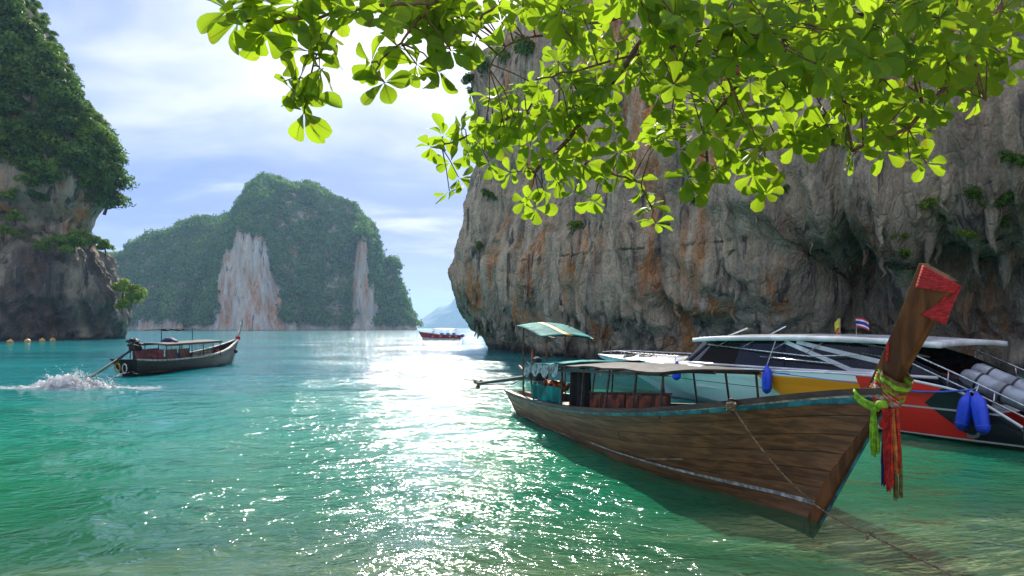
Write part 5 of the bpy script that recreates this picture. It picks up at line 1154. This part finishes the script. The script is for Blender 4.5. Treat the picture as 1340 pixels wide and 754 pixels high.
    hole = [(655, 62, 26), (690, 32, 20), (1150, 20, 14), (1050, 150, 22), (905, 110, 16), (1250, 30, 14)]
    for poly, n, d0, d1 in zones:
        xs = [p[0] for p in poly]; ys_ = [p[1] for p in poly]; c = 0
        while c < n:
            x, y = rd.uniform(min(xs), max(xs)), rd.uniform(min(ys_), max(ys_))
            if inside(x, y, poly) and not any((x - a) ** 2 + (y - b) ** 2 < r_ * r_ for a, b, r_ in hole): ro.append((x, y, rd.uniform(d0, d1), rd.uniform(.85, 1.1))); c += 1
    LM = [leaf_mesh('leaf', k).mesh('leaf', True) for k in range(9)]
    for me in LM:
        me.materials.append(M['leaf']); at = me.attributes.new('blade', 'FLOAT_VECTOR', 'POINT'); at.data.foreach_set('vector', [c for v in me.vertices for c in v.co])
    simple = [leaf_mesh('leaf', 50 + k, True) for k in range(8)]; blade = []
    leaves = []; twigs = MB(); nn = np.array([tuple(q) for q in nodes])
    for (px, py, Y, s) in ro:
        c = P(px, py, Y); i = int(np.argmin(((nn - np.array(c)) ** 2).sum(1))); a = Vector(nn[i]); d = c - a
        mid_ = a.lerp(c, .5) + Vector((rd.uniform(-.03, .03), rd.uniform(-.03, .03), .06 * d.length)); twigs.tube([a - foot, mid_ - foot, c - foot], [.0075, .0055, .005], 5)
        up = (d.normalized() * .5 + Vector((rd.gauss(0, .45), rd.gauss(-.35, .55), rd.gauss(.3, .4)))).normalized()
        x = up.orthogonal().normalized(); y = up.cross(x); n = rd.randint(5, 8); a0 = rd.uniform(0, 6.28)
        for k in range(n):
            an = a0 + 6.283 * k / n + rd.gauss(0, .2); el = rd.uniform(-.25, .75); dr = (x * math.cos(an) + y * math.sin(an)) * math.cos(el) + up * math.sin(el)
            dr = (dr + Vector((0, 0, -.18))).normalized(); nrm = (up + Vector((rd.gauss(0, .25), rd.gauss(0, .25), .2))); nrm = (nrm - dr * nrm.dot(dr)).normalized()
            ln = rd.triangular(.09, .22, .165) * s; ysd = nrm.cross(dr)
            Mx = Matrix((dr * ln, ysd * ln, nrm * ln)).transposed().to_4x4(); Mx.translation = c - foot + dr * .02
            p2 = c + dr * ln * .5; ppx = CX + F * p2.x / p2.y; ppy = HZ - F * (p2.z - H) / p2.y
            vis_ = -20 < ppx < 1360 and ppy > -20; leaves.append(((ln / Y) if vis_ else 0, Mx))
    twigs.build('twigs', M['twig'], root, smooth=True, kind='stuff')
    leaves.sort(key=lambda q: -q[0]); rest = MB()
    for k, (_, Mx) in enumerate(leaves):
        if k < 300: o = link('leaf', LM[k % 9], None, root); o.matrix_local = Mx
        else: sm = simple[k % 8]; blade += [c for v in sm.v for c in v]; rest.add([Mx @ Vector(v) for v in sm.v], sm.f)
    me = bpy.data.meshes.new('foliage'); me.from_pydata(rest.v, [], rest.f); at = me.attributes.new('blade', 'FLOAT_VECTOR', 'POINT'); at.data.foreach_set('vector', blade); me.polygons.foreach_set('use_smooth', [True] * len(me.polygons)); me.update()
    link('foliage', me, M['leaf'], root, kind='stuff')
almond_tree()

# ------------------------------------------------------------------ the humid air over the bay
def haze():
    m = bpy.data.materials.new('haze'); m.use_nodes = True; t = NT(m.node_tree)
    v = t.n('ShaderNodeVolumePrincipled', {'Color': (.42, .70, 1.0, 1), 'Density': .00014, 'Anisotropy': .25})
    t.t.links.new(v.outputs[0], t.n('ShaderNodeOutputMaterial').inputs['Volume'])
    o = MB().box((0, 3100, 110), (14000, 6900, 250)).build('haze', m, None, kind='stuff')
haze()
